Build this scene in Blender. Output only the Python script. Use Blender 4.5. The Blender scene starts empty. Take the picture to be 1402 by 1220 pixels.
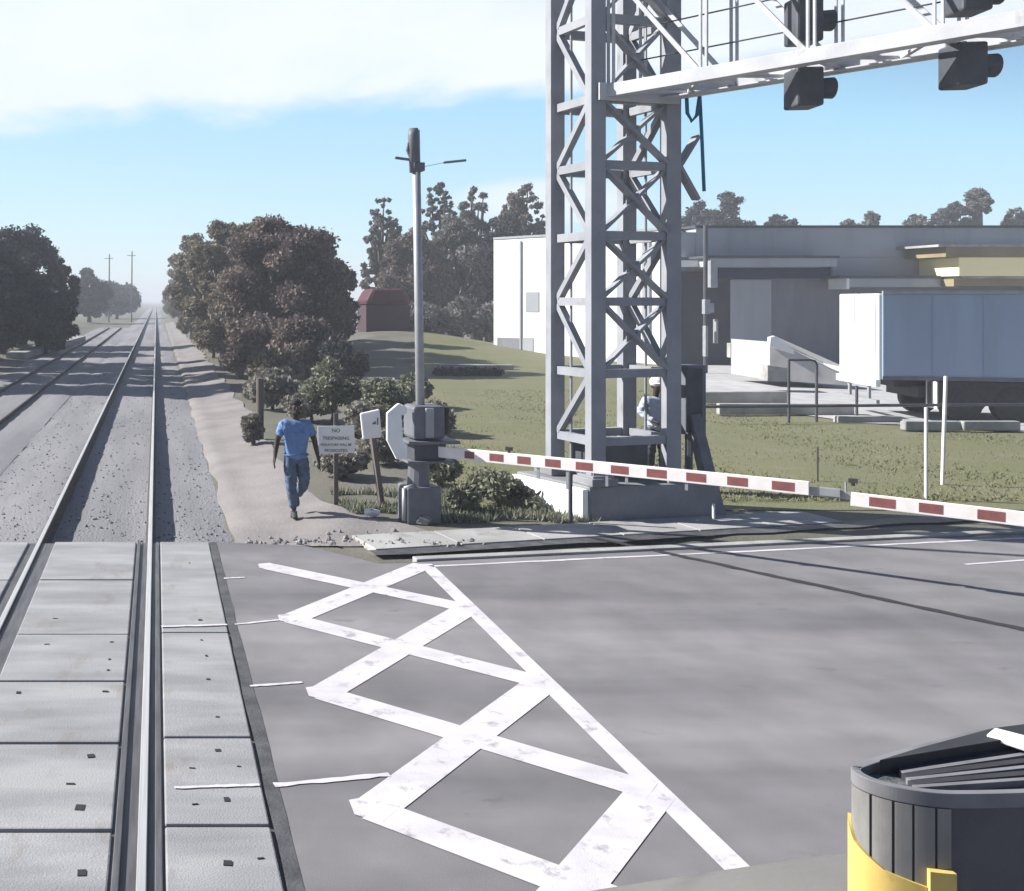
import bpy, bmesh, math, random
import numpy as np
from mathutils import Vector, Matrix
R = math.radians
random.seed(7)
RNG = np.random.default_rng(11)
S = bpy.context.scene
COL = S.collection

# ------------------------------------------------------------------ camera, sky, sun, exposure
F, CX, CY, H = 1350.0, 214.0, 411.0, 3.3          # focal length and vanishing point measured on the 1402 px wide photograph
cam_d = bpy.data.cameras.new('camera'); cam = bpy.data.objects.new('camera', cam_d); COL.objects.link(cam)
cam.location = (0, 0, H); cam.rotation_euler = (R(90), 0, 0)
cam_d.sensor_width = 36; cam_d.lens = 36 * F / 1402
cam_d.shift_x = (701 - CX) / 1402; cam_d.shift_y = -(610 - CY) / 1402
cam_d.clip_start = 0.05; cam_d.clip_end = 6000
S.camera = cam

SUN_EL = 34.0
SH = Vector((0.96, -0.28))                         # ground direction in which shadows fall
SH.normalize()
sun_d = bpy.data.lights.new('sun', 'SUN'); sun_d.energy = 5.0; sun_d.angle = R(0.6); sun_d.color = (1.0, 0.965, 0.91)
sun = bpy.data.objects.new('sun', sun_d); COL.objects.link(sun)
to_sun = Vector((-SH.x * math.cos(R(SUN_EL)), -SH.y * math.cos(R(SUN_EL)), math.sin(R(SUN_EL))))
sun.rotation_euler = to_sun.to_track_quat('Z', 'Y').to_euler()
sun.location = (-30, 20, 40)

W = bpy.data.worlds.new('World'); S.world = W; W.use_nodes = True
nt = W.node_tree; nt.nodes.clear()
def N(tree, t, **kw):
    n = tree.nodes.new(t)
    for k, v in kw.items(): setattr(n, k, v)
    return n
def mth(tree, op, a, b=None, c=None, clamp=False):
    n = N(tree, 'ShaderNodeMath', operation=op, use_clamp=clamp)
    for i, v in enumerate((a, b, c)):
        if v is None: continue
        if isinstance(v, (int, float)): n.inputs[i].default_value = v
        else: tree.links.new(v, n.inputs[i])
    return n.outputs[0]
out = N(nt, 'ShaderNodeOutputWorld'); bg = N(nt, 'ShaderNodeBackground'); bg.inputs['Strength'].default_value = 0.11
sky = N(nt, 'ShaderNodeTexSky', sky_type='NISHITA'); sky.sun_disc = False
sky.sun_elevation = R(SUN_EL); sky.sun_rotation = math.atan2(to_sun.x, to_sun.y)
sky.air_density = 1.0; sky.dust_density = 0.35; sky.ozone_density = 2.2; sky.altitude = 50
tc = N(nt, 'ShaderNodeTexCoord'); sx = N(nt, 'ShaderNodeSeparateXYZ'); nt.links.new(tc.outputs['Generated'], sx.inputs[0])
X, Y, Z = sx.outputs
ym = mth(nt, 'MAXIMUM', Y, 0.15)
u = mth(nt, 'DIVIDE', X, ym); v = mth(nt, 'DIVIDE', Z, ym)
nz = N(nt, 'ShaderNodeTexNoise'); nz.inputs['Scale'].default_value = 5.0; nz.inputs['Detail'].default_value = 5; nz.inputs['Roughness'].default_value = 0.55
mp = N(nt, 'ShaderNodeMapping'); mp.inputs['Scale'].default_value = (1, 1, 2.6); nt.links.new(tc.outputs['Generated'], mp.inputs[0]); nt.links.new(mp.outputs[0], nz.inputs['Vector'])
noise = mth(nt, 'SUBTRACT', nz.outputs['Fac'], 0.5)
edge = mth(nt, 'MULTIPLY_ADD', u, -0.085, v)                      # the cloud bank's lower edge climbs slowly to the right
edge = mth(nt, 'MULTIPLY_ADD', noise, 0.11, edge)
mr = N(nt, 'ShaderNodeMapRange', interpolation_type='SMOOTHSTEP'); nt.links.new(edge, mr.inputs['Value'])
mr.inputs['From Min'].default_value = 0.172; mr.inputs['From Max'].default_value = 0.205
du = mth(nt, 'DIVIDE', mth(nt, 'SUBTRACT', u, 0.40), 0.11); dv = mth(nt, 'DIVIDE', mth(nt, 'SUBTRACT', mth(nt, 'MULTIPLY_ADD', noise, 0.03, v), 0.100), 0.026)
rr = mth(nt, 'ADD', mth(nt, 'MULTIPLY', du, du), mth(nt, 'MULTIPLY', dv, dv))
low = N(nt, 'ShaderNodeMapRange', interpolation_type='SMOOTHSTEP'); nt.links.new(rr, low.inputs['Value'])
low.inputs['From Min'].default_value = 1.2; low.inputs['From Max'].default_value = 0.2; low.inputs['To Max'].default_value = 0.8
mask = mth(nt, 'MAXIMUM', mr.outputs[0], low.outputs[0])
thin = N(nt, 'ShaderNodeMapRange'); nt.links.new(nz.outputs['Fac'], thin.inputs['Value'])
thin.inputs['From Min'].default_value = 0.3; thin.inputs['From Max'].default_value = 0.6; thin.inputs['To Min'].default_value = 0.8; thin.inputs['To Max'].default_value = 0.97
mask = mth(nt, 'MULTIPLY', mask, thin.outputs[0])
up = N(nt, 'ShaderNodeMapRange'); nt.links.new(v, up.inputs['Value'])
up.inputs['From Min'].default_value = 0.42; up.inputs['From Max'].default_value = 1.0; up.inputs['To Min'].default_value = 1; up.inputs['To Max'].default_value = 0.03
mask = mth(nt, 'MULTIPLY', mask, up.outputs[0])
mix = N(nt, 'ShaderNodeMixRGB'); nt.links.new(mask, mix.inputs[0])
gv = mth(nt, 'MULTIPLY_ADD', u, 0.10, v)
ramp = N(nt, 'ShaderNodeValToRGB'); nt.links.new(mth(nt, 'MULTIPLY', gv, 1.25), ramp.inputs[0]); cr = ramp.color_ramp
cr.elements[0].position = 0.0; cr.elements[0].color = (.72, .90, 1.0, 1); cr.elements[1].position = 1.0; cr.elements[1].color = (.02, .065, .20, 1)
for p_, c_ in ((.10, (.60, .86, 1.0, 1)), (.32, (.41, .76, 1.0, 1)), (.52, (.09, .22, .48, 1))): e_ = cr.elements.new(p_); e_.color = c_
sc4 = N(nt, 'ShaderNodeVectorMath', operation='SCALE'); nt.links.new(ramp.outputs[0], sc4.inputs[0]); sc4.inputs['Scale'].default_value = 4.1
mix0 = N(nt, 'ShaderNodeMixRGB'); mix0.inputs[0].default_value = 0.8; nt.links.new(sky.outputs[0], mix0.inputs[1]); nt.links.new(sc4.outputs[0], mix0.inputs[2]); nt.links.new(mix0.outputs[0], mix.inputs[1]); mix.inputs[2].default_value = (4.1, 4.35, 4.6, 1)
nt.links.new(mix.outputs[0], bg.inputs['Color']); nt.links.new(bg.outputs[0], out.inputs[0])

S.view_settings.view_transform = 'Standard'; S.view_settings.look = 'None'
S.view_settings.exposure = 1.1; S.view_settings.gamma = 1

# ------------------------------------------------------------------ helpers
def G(px, py, z=0.0):
    D = F * (H - z) / (py - CY)
    return Vector(((px - CX) / F * D, D, z))
def P(px, py, D):
    return Vector(((px - CX) / F * D, D, H - (py - CY) / F * D))

def mat(name, c1, c2=None, rough=0.8, scale=4.0, detail=5.0, lo=0.35, hi=0.65, bump=0.0, bscale=40.0, metal=0.0, spec=0.3, fine=0.0, fscale=200.0, stretch=None, dist=0.02):
    m = bpy.data.materials.new(name); m.use_nodes = True; t = m.node_tree; b = t.nodes['Principled BSDF']
    b.inputs['Roughness'].default_value = rough; b.inputs['Metallic'].default_value = metal
    b.inputs['Specular IOR Level'].default_value = spec
    c2 = c2 or tuple(x * 0.8 for x in c1)
    g = N(t, 'ShaderNodeNewGeometry'); pos = g.outputs['Position']
    if stretch:
        mp = N(t, 'ShaderNodeMapping'); mp.inputs['Scale'].default_value = stretch; t.links.new(pos, mp.inputs[0]); src = mp.outputs[0]
    else: src = pos
    n = N(t, 'ShaderNodeTexNoise'); n.inputs['Scale'].default_value = scale; n.inputs['Detail'].default_value = detail
    t.links.new(src, n.inputs['Vector'])
    r = N(t, 'ShaderNodeMapRange'); t.links.new(n.outputs['Fac'], r.inputs['Value']); r.inputs['From Min'].default_value = lo; r.inputs['From Max'].default_value = hi
    mx = N(t, 'ShaderNodeMixRGB'); t.links.new(r.outputs[0], mx.inputs[0]); mx.inputs[1].default_value = (*c1, 1); mx.inputs[2].default_value = (*c2, 1)
    col = mx.outputs[0]
    if fine:
        n2 = N(t, 'ShaderNodeTexNoise'); n2.inputs['Scale'].default_value = fscale; n2.inputs['Detail'].default_value = 2; t.links.new(pos, n2.inputs['Vector'])
        r2 = N(t, 'ShaderNodeMapRange'); t.links.new(n2.outputs['Fac'], r2.inputs['Value']); r2.inputs['From Min'].default_value = 0.3; r2.inputs['From Max'].default_value = 0.7
        r2.inputs['To Min'].default_value = 1 - fine; r2.inputs['To Max'].default_value = 1 + fine
        vm = N(t, 'ShaderNodeVectorMath', operation='SCALE'); t.links.new(col, vm.inputs[0]); t.links.new(r2.outputs[0], vm.inputs['Scale']); col = vm.outputs[0]
    t.links.new(col, b.inputs['Base Color'])
    if bump:
        n3 = N(t, 'ShaderNodeTexNoise'); n3.inputs['Scale'].default_value = bscale; n3.inputs['Detail'].default_value = 4; t.links.new(pos, n3.inputs['Vector'])
        bp = N(t, 'ShaderNodeBump'); bp.inputs['Strength'].default_value = bump; bp.inputs['Distance'].default_value = dist; t.links.new(n3.outputs['Fac'], bp.inputs['Height']); t.links.new(bp.outputs[0], b.inputs['Normal'])
    m['mix'] = mx.name
    return m

def leaf_mat(name, c1, c2):
    m = bpy.data.materials.new(name); m.use_nodes = True; t = m.node_tree; b = t.nodes['Principled BSDF']
    a = N(t, 'ShaderNodeAttribute', attribute_name='tone')
    mx = N(t, 'ShaderNodeMixRGB'); t.links.new(a.outputs['Fac'], mx.inputs[0]); mx.inputs[1].default_value = (*c1, 1); mx.inputs[2].default_value = (*c2, 1)
    t.links.new(mx.outputs[0], b.inputs['Base Color']); b.inputs['Roughness'].default_value = 0.7; b.inputs['Specular IOR Level'].default_value = 0.2
    tr = N(t, 'ShaderNodeBsdfTranslucent'); t.links.new(mx.outputs[0], tr.inputs[0])
    ms = N(t, 'ShaderNodeMixShader'); ms.inputs[0].default_value = 0.22
    o = t.nodes['Material Output']; t.links.new(b.outputs[0], ms.inputs[1]); t.links.new(tr.outputs[0], ms.inputs[2]); t.links.new(ms.outputs[0], o.inputs[0])
    return m

M = dict(
    dirt=mat('ground_dirt', (.145, .135, .115), (.095, .097, .07), scale=.35, bump=.6, bscale=9, fine=.25, fscale=40),
    lawn=mat('lawn_turf', (.130, .136, .066), (.150, .145, .082), scale=.45, bump=.8, bscale=30, fine=.22, fscale=55, detail=8),
    ballast=mat('ballast', (.165, .163, .178), (.24, .235, .25), scale=1.1, stretch=(1, .10, 1), bump=.7, bscale=26, fine=.22, fscale=38, dist=.04),
    stone=mat('stone', (.165, .162, .175), (.25, .245, .25), scale=14),
    path=mat('path_dust', (.235, .215, .21), (.17, .158, .156), scale=.8, bump=.5, bscale=18, fine=.18, fscale=50),
    asphalt=None,
    concrete=mat('concrete', (.42, .415, .415), (.33, .33, .335), scale=1.6, bump=.25, bscale=60, fine=.12, fscale=120),
    panel=mat('panel_concrete', (.30, .30, .307), (.205, .208, .218), scale=1.3, stretch=(.6, 2.2, 1), bump=.25, bscale=70, fine=.10, fscale=130, rough=.75),
    walk=mat('walk_concrete', (.36, .355, .345), (.25, .248, .245), scale=1.1, bump=.3, bscale=40, fine=.12, fscale=90),
    paint=mat('road_paint', (.55, .53, .565), (.45, .435, .465), scale=3.0, lo=.45, hi=.75, rough=.65, fine=.06, fscale=150, bump=.2, bscale=120),
    tar=mat('tar', (.05, .05, .055), (.09, .09, .095), scale=5, rough=.6, bump=.3),
    hole=mat('hole_dark', (.03, .03, .032), rough=.9),
    railtop=mat('rail_bright', (.75, .73, .72), (.62, .60, .59), scale=3, stretch=(20, .4, 1), metal=.7, rough=.35, spec=.5),
    rust=mat('rail_rust', (.10, .085, .08), (.06, .052, .05), scale=12, rough=.85),
    flange=mat('flange_steel', (.13, .13, .142), (.085, .085, .093), scale=4, stretch=(6, .5, 1), rough=.55, metal=.3),
    steel=mat('bridge_steel', (.275, .285, .31), (.225, .235, .262), scale=2.2, rough=.5, metal=.0, fine=.05, fscale=60, spec=.4),
    darksteel=mat('dark_steel', (.075, .08, .095), (.05, .053, .063), scale=3, rough=.5),
    gatewhite=mat('gate_white', (.80, .765, .75), (.70, .66, .64), scale=6, rough=.5),
    gatered=mat('gate_red', (.26, .085, .078), (.18, .07, .068), scale=9, rough=.5),
    galv=mat('galvanised', (.34, .35, .365), (.28, .29, .31), scale=5, rough=.45, metal=.3),
    mech=mat('mechanism_grey', (.15, .157, .18), (.115, .12, .14), scale=4, rough=.55),
    plate=mat('white_plate', (.80, .80, .79), (.74, .74, .73), scale=5, rough=.5),
    black=mat('black', (.025, .025, .03), (.04, .04, .045), scale=5, rough=.6),
    cable=mat('cable_teal', (.01, .16, .28), (.01, .11, .2), scale=5, rough=.5),
    wood=mat('weathered_wood', (.14, .12, .11), (.09, .08, .075), scale=3, stretch=(6, 6, .6), rough=.9, bump=.4, bscale=30),
    bark=mat('bark', (.10, .085, .075), (.06, .052, .048), scale=6, rough=.9, bump=.6),
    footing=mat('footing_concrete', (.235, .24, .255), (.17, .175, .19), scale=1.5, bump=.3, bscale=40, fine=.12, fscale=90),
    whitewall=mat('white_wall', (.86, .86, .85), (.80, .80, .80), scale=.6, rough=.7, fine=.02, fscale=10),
    greywall=mat('grey_wall', (.24, .243, .27), (.19, .193, .22), scale=.35, rough=.8, stretch=(1, 1, .3)),
    fascia=mat('fascia_metal', (.36, .375, .41), (.315, .33, .36), scale=.3, rough=.6),
    darkwall=mat('dark_recess', (.05, .05, .065), (.075, .07, .08), scale=.8, rough=.9),
    navy=mat('navy_panel', (.03, .042, .085), (.025, .035, .07), scale=.8, rough=.7),
    yellow=mat('yellow_board', (.95, .83, .46), (.92, .80, .43), scale=.8, rough=.6),
    brown=mat('brown_trim', (.26, .21, .12), (.20, .16, .10), scale=.8, rough=.7),
    trailer=mat('trailer_side', (.31, .39, .53), (.26, .33, .46), scale=.7, rough=.4, stretch=(1, 1, .3), spec=.5),
    tdoor=mat('trailer_door', (.86, .87, .86), (.82, .83, .83), scale=2, rough=.4),
    tyre=mat('tyre', (.035, .033, .035), (.05, .047, .048), scale=10, rough=.85),
    maroon=mat('maroon_roof', (.075, .018, .028), (.05, .014, .02), scale=2, rough=.7),
    shedwall=mat('shed_wall', (.05, .03, .038), (.06, .035, .045), scale=2, rough=.8),
    skin=mat('skin', (.055, .032, .026), (.045, .027, .022), scale=20, rough=.55),
    hair=mat('hair', (.012, .011, .011), (.02, .018, .017), scale=60, rough=.8),
    shirt=mat('shirt_blue', (.135, .235, .43), (.105, .19, .36), scale=14, rough=.85, bump=.35, bscale=25),
    jeans=mat('jeans_blue', (.095, .135, .205), (.065, .095, .15), scale=12, rough=.9, bump=.4, bscale=28),
    shoe=mat('shoe_dark', (.05, .05, .055), rough=.7),
    hood=mat('hood_paint', (.165, .16, .15), (.14, .137, .128), scale=3, rough=.45, fine=.04, fscale=80, spec=.45),
    housing=mat('housing_black', (.095, .090, .105), (.07, .066, .08), scale=5, rough=.5, bump=.15, bscale=60),
    rim=mat('housing_rim', (.20, .20, .215), (.14, .14, .15), scale=8, rough=.5),
    ribgrey=mat('rib_grey', (.21, .205, .20), (.165, .162, .158), scale=6, rough=.55),
    ylw=mat('yellow_band', (.62, .46, .14), (.52, .38, .11), scale=9, rough=.6),
    grille=mat('grille_grey', (.13, .145, .145), (.06, .065, .07), scale=16, stretch=(.6, 4, 1), rough=.8, bump=.5, bscale=60),
    ink=mat('sign_ink', (.09, .09, .10), rough=.8),
    helmet=mat('helmet_white', (.78, .79, .80), rough=.4),
    vest=mat('worker_top', (.42, .46, .54), (.33, .37, .44), scale=14, rough=.85),
    pale=mat('worker_sleeve', (.60, .62, .66), rough=.8),
    trousers=mat('worker_trousers', (.05, .055, .065), rough=.9),
)
# asphalt: pale worn surface, paler and darker bands running along the road, fine aggregate
def asphalt():
    m = mat('asphalt', (.215, .208, .214), (.125, .122, .130), scale=.5, stretch=(.13, 1.15, 1), lo=.38, hi=.62, rough=.82, bump=.35, bscale=190, fine=.30, fscale=190, dist=.006)
    t = m.node_tree; b = t.nodes['Principled BSDF']; col = b.inputs['Base Color'].links[0].from_socket
    g = N(t, 'ShaderNodeNewGeometry'); n = N(t, 'ShaderNodeTexNoise'); n.inputs['Scale'].default_value = 1.7; n.inputs['Detail'].default_value = 8; t.links.new(g.outputs['Position'], n.inputs['Vector'])
    r = N(t, 'ShaderNodeMapRange'); t.links.new(n.outputs['Fac'], r.inputs['Value']); r.inputs['From Min'].default_value = .35; r.inputs['From Max'].default_value = .65; r.inputs['To Min'].default_value = .88; r.inputs['To Max'].default_value = 1.1
    vm = N(t, 'ShaderNodeVectorMath', operation='SCALE'); t.links.new(col, vm.inputs[0]); t.links.new(r.outputs[0], vm.inputs['Scale']); t.links.new(vm.outputs[0], b.inputs['Base Color'])
    return m
M['asphalt'] = asphalt()
def overlay(m, colr, scale, lo, hi, amt, stretch=(1, 1, 1), detail=8):
    t = m.node_tree; b = t.nodes['Principled BSDF']; src = b.inputs['Base Color'].links[0].from_socket
    g = N(t, 'ShaderNodeNewGeometry'); mp = N(t, 'ShaderNodeMapping'); mp.inputs['Scale'].default_value = stretch; t.links.new(g.outputs['Position'], mp.inputs[0])
    n = N(t, 'ShaderNodeTexNoise'); n.inputs['Scale'].default_value = scale; n.inputs['Detail'].default_value = detail; n.inputs['Roughness'].default_value = .65; t.links.new(mp.outputs[0], n.inputs['Vector'])
    r = N(t, 'ShaderNodeMapRange'); t.links.new(n.outputs['Fac'], r.inputs['Value']); r.inputs['From Min'].default_value = lo; r.inputs['From Max'].default_value = hi; r.inputs['To Max'].default_value = amt
    mx = N(t, 'ShaderNodeMixRGB'); t.links.new(r.outputs[0], mx.inputs[0]); t.links.new(src, mx.inputs[1]); mx.inputs[2].default_value = (*colr, 1); t.links.new(mx.outputs[0], b.inputs['Base Color'])
overlay(M['paint'], (.24, .23, .24), 5.5, .56, .66, .75)                                   # paint scuffed down to the asphalt
overlay(M['paint'], (.36, .34, .35), 1.2, .50, .75, .7, (.4, 1.4, 1))                      # tyre dirt
overlay(M['panel'], (.17, .145, .13), 1.6, .56, .72, .7, (1.4, .7, 1))                     # rust and grease on the crossing slabs
overlay(M['asphalt'], (.085, .083, .088), 2.6, .62, .70, .55, (.5, 1.2, 1))                # oil stains
overlay(M['trailer'], (.20, .24, .30), .9, .5, .8, .5, (2.5, 2.5, .25)); overlay(M['greywall'], (.13, .13, .145), .8, .5, .75, .6, (1.5, 1.5, .25)); overlay(M['fascia'], (.2, .21, .23), .7, .52, .75, .5, (1.6, 1.6, .2))
overlay(M['housing'], (.16, .15, .145), 7, .55, .75, .5, (1, 1, .4)); overlay(M['ribgrey'], (.30, .285, .27), 9, .52, .72, .5, (1, 1, .3)); overlay(M['hood'], (.09, .088, .082), 4, .55, .72, .5)
overlay(M['lawn'], (.20, .175, .125), .8, .56, .68, .55); overlay(M['steel'], (.13, .115, .105), 3.2, .60, .70, .55, (1, 1, .35)); overlay(M['whitewall'], (.5, .49, .47), .7, .55, .8, .35, (1.5, 1.5, .2)); overlay(M['walk'], (.14, .14, .13), 1.9, .55, .68, .6); overlay(M['ylw'], (.25, .2, .1), 14, .56, .7, .5)
LEAF = dict(
    brown=leaf_mat('leaf_brown', (.11, .088, .08), (.19, .152, .134)),
    olive=leaf_mat('leaf_olive', (.125, .112, .085), (.225, .195, .145)),
    dark=leaf_mat('leaf_dark', (.05, .052, .056), (.08, .083, .084)),
    grey=leaf_mat('leaf_grey', (.10, .098, .095), (.20, .188, .178)),
    dust=leaf_mat('leaf_dust', (.17, .16, .135), (.27, .255, .22)),
    sage=leaf_mat('leaf_sage', (.145, .155, .105), (.25, .262, .195)),
    grass=leaf_mat('leaf_grass', (.15, .156, .076), (.19, .185, .105)),
)

class MB:
    def __init__(s): s.v = []; s.f = []; s.m = []
    def add(s, vs, fs, mi=0):
        o = len(s.v); s.v += [Vector(p) for p in vs]; s.f += [[o + i for i in f] for f in fs]; s.m += [mi] * len(fs); return s
    def frame(s, c, ex, ey, ez, mi=0):
        c, ex, ey, ez = map(Vector, (c, ex, ey, ez))
        vs = [c + a * ex + b * ey + d * ez for d in (-1, 1) for b in (-1, 1) for a in (-1, 1)]
        return s.add(vs, [(0, 2, 3, 1), (4, 5, 7, 6), (0, 1, 5, 4), (2, 6, 7, 3), (0, 4, 6, 2), (1, 3, 7, 5)], mi)
    def box(s, c, size, rz=0.0, mi=0):
        ca, sa = math.cos(rz), math.sin(rz)
        return s.frame(c, Vector((ca, sa, 0)) * size[0] / 2, Vector((-sa, ca, 0)) * size[1] / 2, Vector((0, 0, size[2] / 2)), mi)
    def bar(s, p0, p1, w, h, side=None, mi=0):
        p0, p1 = Vector(p0), Vector(p1); d = (p1 - p0)
        ref = Vector(side) if side is not None else (Vector((0, 0, 1)) if abs(d.normalized().z) < .95 else Vector((1, 0, 0)))
        a = d.cross(ref).normalized(); b = a.cross(d).normalized()
        return s.frame((p0 + p1) / 2, d / 2, a * w / 2, b * h / 2, mi)
    def tube(s, pts, rad, n=10, mi=0, caps=True):
        pts = [Vector(p) for p in pts]
        if isinstance(rad, (int, float)): rad = [rad] * len(pts)
        vs = []; fs = []
        for i, p in enumerate(pts):
            d = (pts[min(i + 1, len(pts) - 1)] - pts[max(i - 1, 0)]).normalized()
            ref = Vector((0, 0, 1)) if abs(d.z) < .9 else Vector((0, 1, 0))
            a = d.cross(ref).normalized(); b = d.cross(a).normalized()
            for k in range(n):
                t = 2 * math.pi * k / n; vs.append(p + (a * math.cos(t) + b * math.sin(t)) * rad[i])
        for i in range(len(pts) - 1):
            for k in range(n):
                k2 = (k + 1) % n; fs.append((i * n + k, i * n + k2, (i + 1) * n + k2, (i + 1) * n + k))
        if caps: fs.append(tuple(range(n))[::-1]); fs.append(tuple((len(pts) - 1) * n + k for k in range(n)))
        return s.add(vs, fs, mi)
    def prism(s, poly, off, mi=0):
        off = Vector(off); n = len(poly); a = [Vector(p) for p in poly]; b = [p + off for p in a]
        fs = [tuple(range(n))[::-1], tuple(range(n, 2 * n))] + [(i, (i + 1) % n, n + (i + 1) % n, n + i) for i in range(n)]
        return s.add(a + b, fs, mi)
    def sheet(s, poly, mi=0): return s.add(poly, [tuple(range(len(poly)))], mi)
    def ball(s, c, r, n=10, mi=0):
        c = Vector(c); r = (r, r, r) if isinstance(r, (int, float)) else r
        vs = []; fs = []; m = n // 2 + 1
        for i in range(m + 1):
            th = math.pi * i / m
            for k in range(n):
                ph = 2 * math.pi * k / n; vs.append(c + Vector((r[0] * math.sin(th) * math.cos(ph), r[1] * math.sin(th) * math.sin(ph), r[2] * math.cos(th))))
        for i in range(m):
            for k in range(n): fs.append((i * n + k, (i + 1) * n + k, (i + 1) * n + (k + 1) % n, i * n + (k + 1) % n))
        return s.add(vs, fs, mi)
    def build(s, name, mats, parent=None, bevel=0.0, smooth=False):
        off = wloc(parent)
        me = bpy.data.meshes.new(name); me.from_pydata([tuple(p - off) for p in s.v], [], s.f)
        for m in (mats if isinstance(mats, (list, tuple)) else [mats]): me.materials.append(m)
        me.polygons.foreach_set('material_index', s.m); me.validate()
        bm = bmesh.new(); bm.from_mesh(me); bmesh.ops.recalc_face_normals(bm, faces=bm.faces) if not any(len(f) == 1 for f in s.f) else None; bm.to_mesh(me); bm.free()
        if smooth: me.polygons.foreach_set('use_smooth', [True] * len(me.polygons))
        o = bpy.data.objects.new(name, me); COL.objects.link(o)
        if parent: o.parent = parent
        if bevel:
            md = o.modifiers.new('bevel', 'BEVEL'); md.width = bevel; md.segments = 2; md.limit_method = 'ANGLE'; md.angle_limit = R(40)
        return o
def wloc(o):
    p = Vector((0, 0, 0))
    while o: p += o.location; o = o.parent
    return p
def tag(o, label, cat, group=None):
    o['label'] = label; o['category'] = cat
    if group: o['group'] = group
    return o
def thing(name, label, cat, loc=(0, 0, 0), group=None):
    o = bpy.data.objects.new(name, None); COL.objects.link(o); o.location = loc; o.empty_display_size = .2
    return tag(o, label, cat, group)
def kind(o, k): o['kind'] = k; return o
def quiet(o): o.hide_select = False; return o

# ------------------------------------------------------------------ ground, track bed, road
def sm(a, b, x):
    t = min(1, max(0, (x - a) / (b - a))); return t * t * (3 - 2 * t)
def hgt(x, y):
    if y < 13.56: return -0.06
    z = -0.30 + 0.13 * sm(.95, 1.4, x) + 0.17 * sm(1.4, 3.0, x) + 0.26 * sm(-8.0, -10.5, x)
    if 13.56 <= y: z = -0.06 + (z + 0.06) * sm(13.56, 13.9, y)
    if x > 3: z -= 0.03
    dx, dy = (x - 14.9) / 8.5, (y - 62) / 12.0
    z += 1.42 * math.exp(-(dx * dx + dy * dy) * 1.6) * sm(38, 50, y)
    return z
def grid(name, xs, ys, zf, m, noise=0.0):
    b = MB(); vs = [(x, y, zf(x, y) + (random.uniform(-noise, noise) if noise else 0)) for y in ys for x in xs]; n = len(xs)
    fs = [(j * n + i, j * n + i + 1, (j + 1) * n + i + 1, (j + 1) * n + i) for j in range(len(ys) - 1) for i in range(n - 1)]
    return kind(b.add(vs, fs).build(name, m, smooth=True), 'structure')
xs = [-900, -500, -200, -80, -40, -25, -16, -12] + [-10.5 + .5 * i for i in range(6)] + [-7, -5, -3, -1, 1] + [1.3 + .14 * i for i in range(11)] + [3.1, 3.6, 4.2] + [5 + 1.0 * i for i in range(24)] + [32, 38, 48, 70, 120, 300, 700, 1200]
ys = [-60, -20, 0, 10, 13.5, 13.56, 13.65, 13.75, 13.9, 14.5, 16, 19, 23, 27, 32, 36] + [40 + 2 * i for i in range(24)] + [92, 105, 125, 160, 220, 320, 500, 900, 1600]
grid('ground', xs, ys, hgt, M['dirt'])

# right lot: worn turf
ly = [15.6 + .8 * i for i in range(34)] + [44 + 2 * i for i in range(20)]; lnx = 46; vs = []
def lawnz(x, y): return hgt(x, y) + .012 + (.03 * math.sin(x * 1.3 + y * .7) * math.sin(y * .9) + .03 if y > 17 else 0)
for y in ly:
    xa = .262 * y + .35 * math.sin(y * 1.1)
    vs += [(xa + .8 * i, y, lawnz(xa + .8 * i, y)) for i in range(lnx)]
kind(MB().add(vs, [(j * lnx + i, j * lnx + i + 1, (j + 1) * lnx + i + 1, (j + 1) * lnx + i) for j in range(len(ly) - 1) for i in range(lnx - 1)]).build('lawn', M['lawn'], smooth=True), 'structure')

# ballast shoulders and bed, one ridge per track, set slightly lower than the rail heads
def bedz(c, x):
    d = abs(x - c); return -0.235 - 0.06 * sm(1.5, 2.6, d)
bx = [-3.5 + .2 * i for i in range(27)]; by = [13.5] + [13.9 + .5 * i for i in range(40)] + [34 + 3 * i for i in range(40)] + [156, 180, 220, 300, 420]
grid('track_bed', bx, by, lambda x, y: bedz(-.84, x) if y > 13.5 else -.2, M['ballast'], .012)
grid('track_bed_siding', [-8.0 + .4 * i for i in range(13)], [13.8] + [q_ for q_ in by[2:] if q_ < 130], lambda x, y: bedz(-5.2, x) - .02, M['ballast'], .012)
# loose pale service path beside the track
pts = [(13.4, 1.3, 3.9), (14.0, 1.35, 3.8), (14.6, 1.42, 3.55), (15.2, 1.42, 2.9), (16.2, 1.40, 2.35), (18, 1.40, 2.3), (21, 1.42, 2.35), (25, 1.35, 2.45), (32, 1.4, 2.5), (40, 1.45, 2.5), (60, 1.5, 2.6), (90, 1.5, 2.5), (150, 1.55, 2.3)]
b = MB(); nC = 11; vs = []; st_ = []
for (y0, a0_, c0_), (y1, a1_, c1_) in zip(pts, pts[1:]):
    n_ = max(2, int((y1 - y0) / .5)); st_ += [(y0 + (y1 - y0) * i / n_, a0_ + (a1_ - a0_) * i / n_, c0_ + (c1_ - c0_) * i / n_) for i in range(n_)]
for (y, a, c) in st_:
    a += -.28 + .06 * math.sin(y * 1.9) * math.sin(y * .53 + 1); c += .25 + .14 * math.sin(y * 1.3 + 2) * math.sin(y * .71)
    for k in range(nC):
        x = a + (c - a) * k / (nC - 1); vs.append((x, y, max(hgt(x, y), -.292) + .018 + .004 * math.sin(x * 9 + y * 2.1) * math.sin(y * 1.7) * (0 < k < nC - 1)))
b.add(vs, [(j * nC + i, j * nC + i + 1, (j + 1) * nC + i + 1, (j + 1) * nC + i) for j in range(len(st_) - 1) for i in range(nC - 1)])
kind(b.build('dirt_path', M['path'], smooth=True), 'structure')

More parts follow.
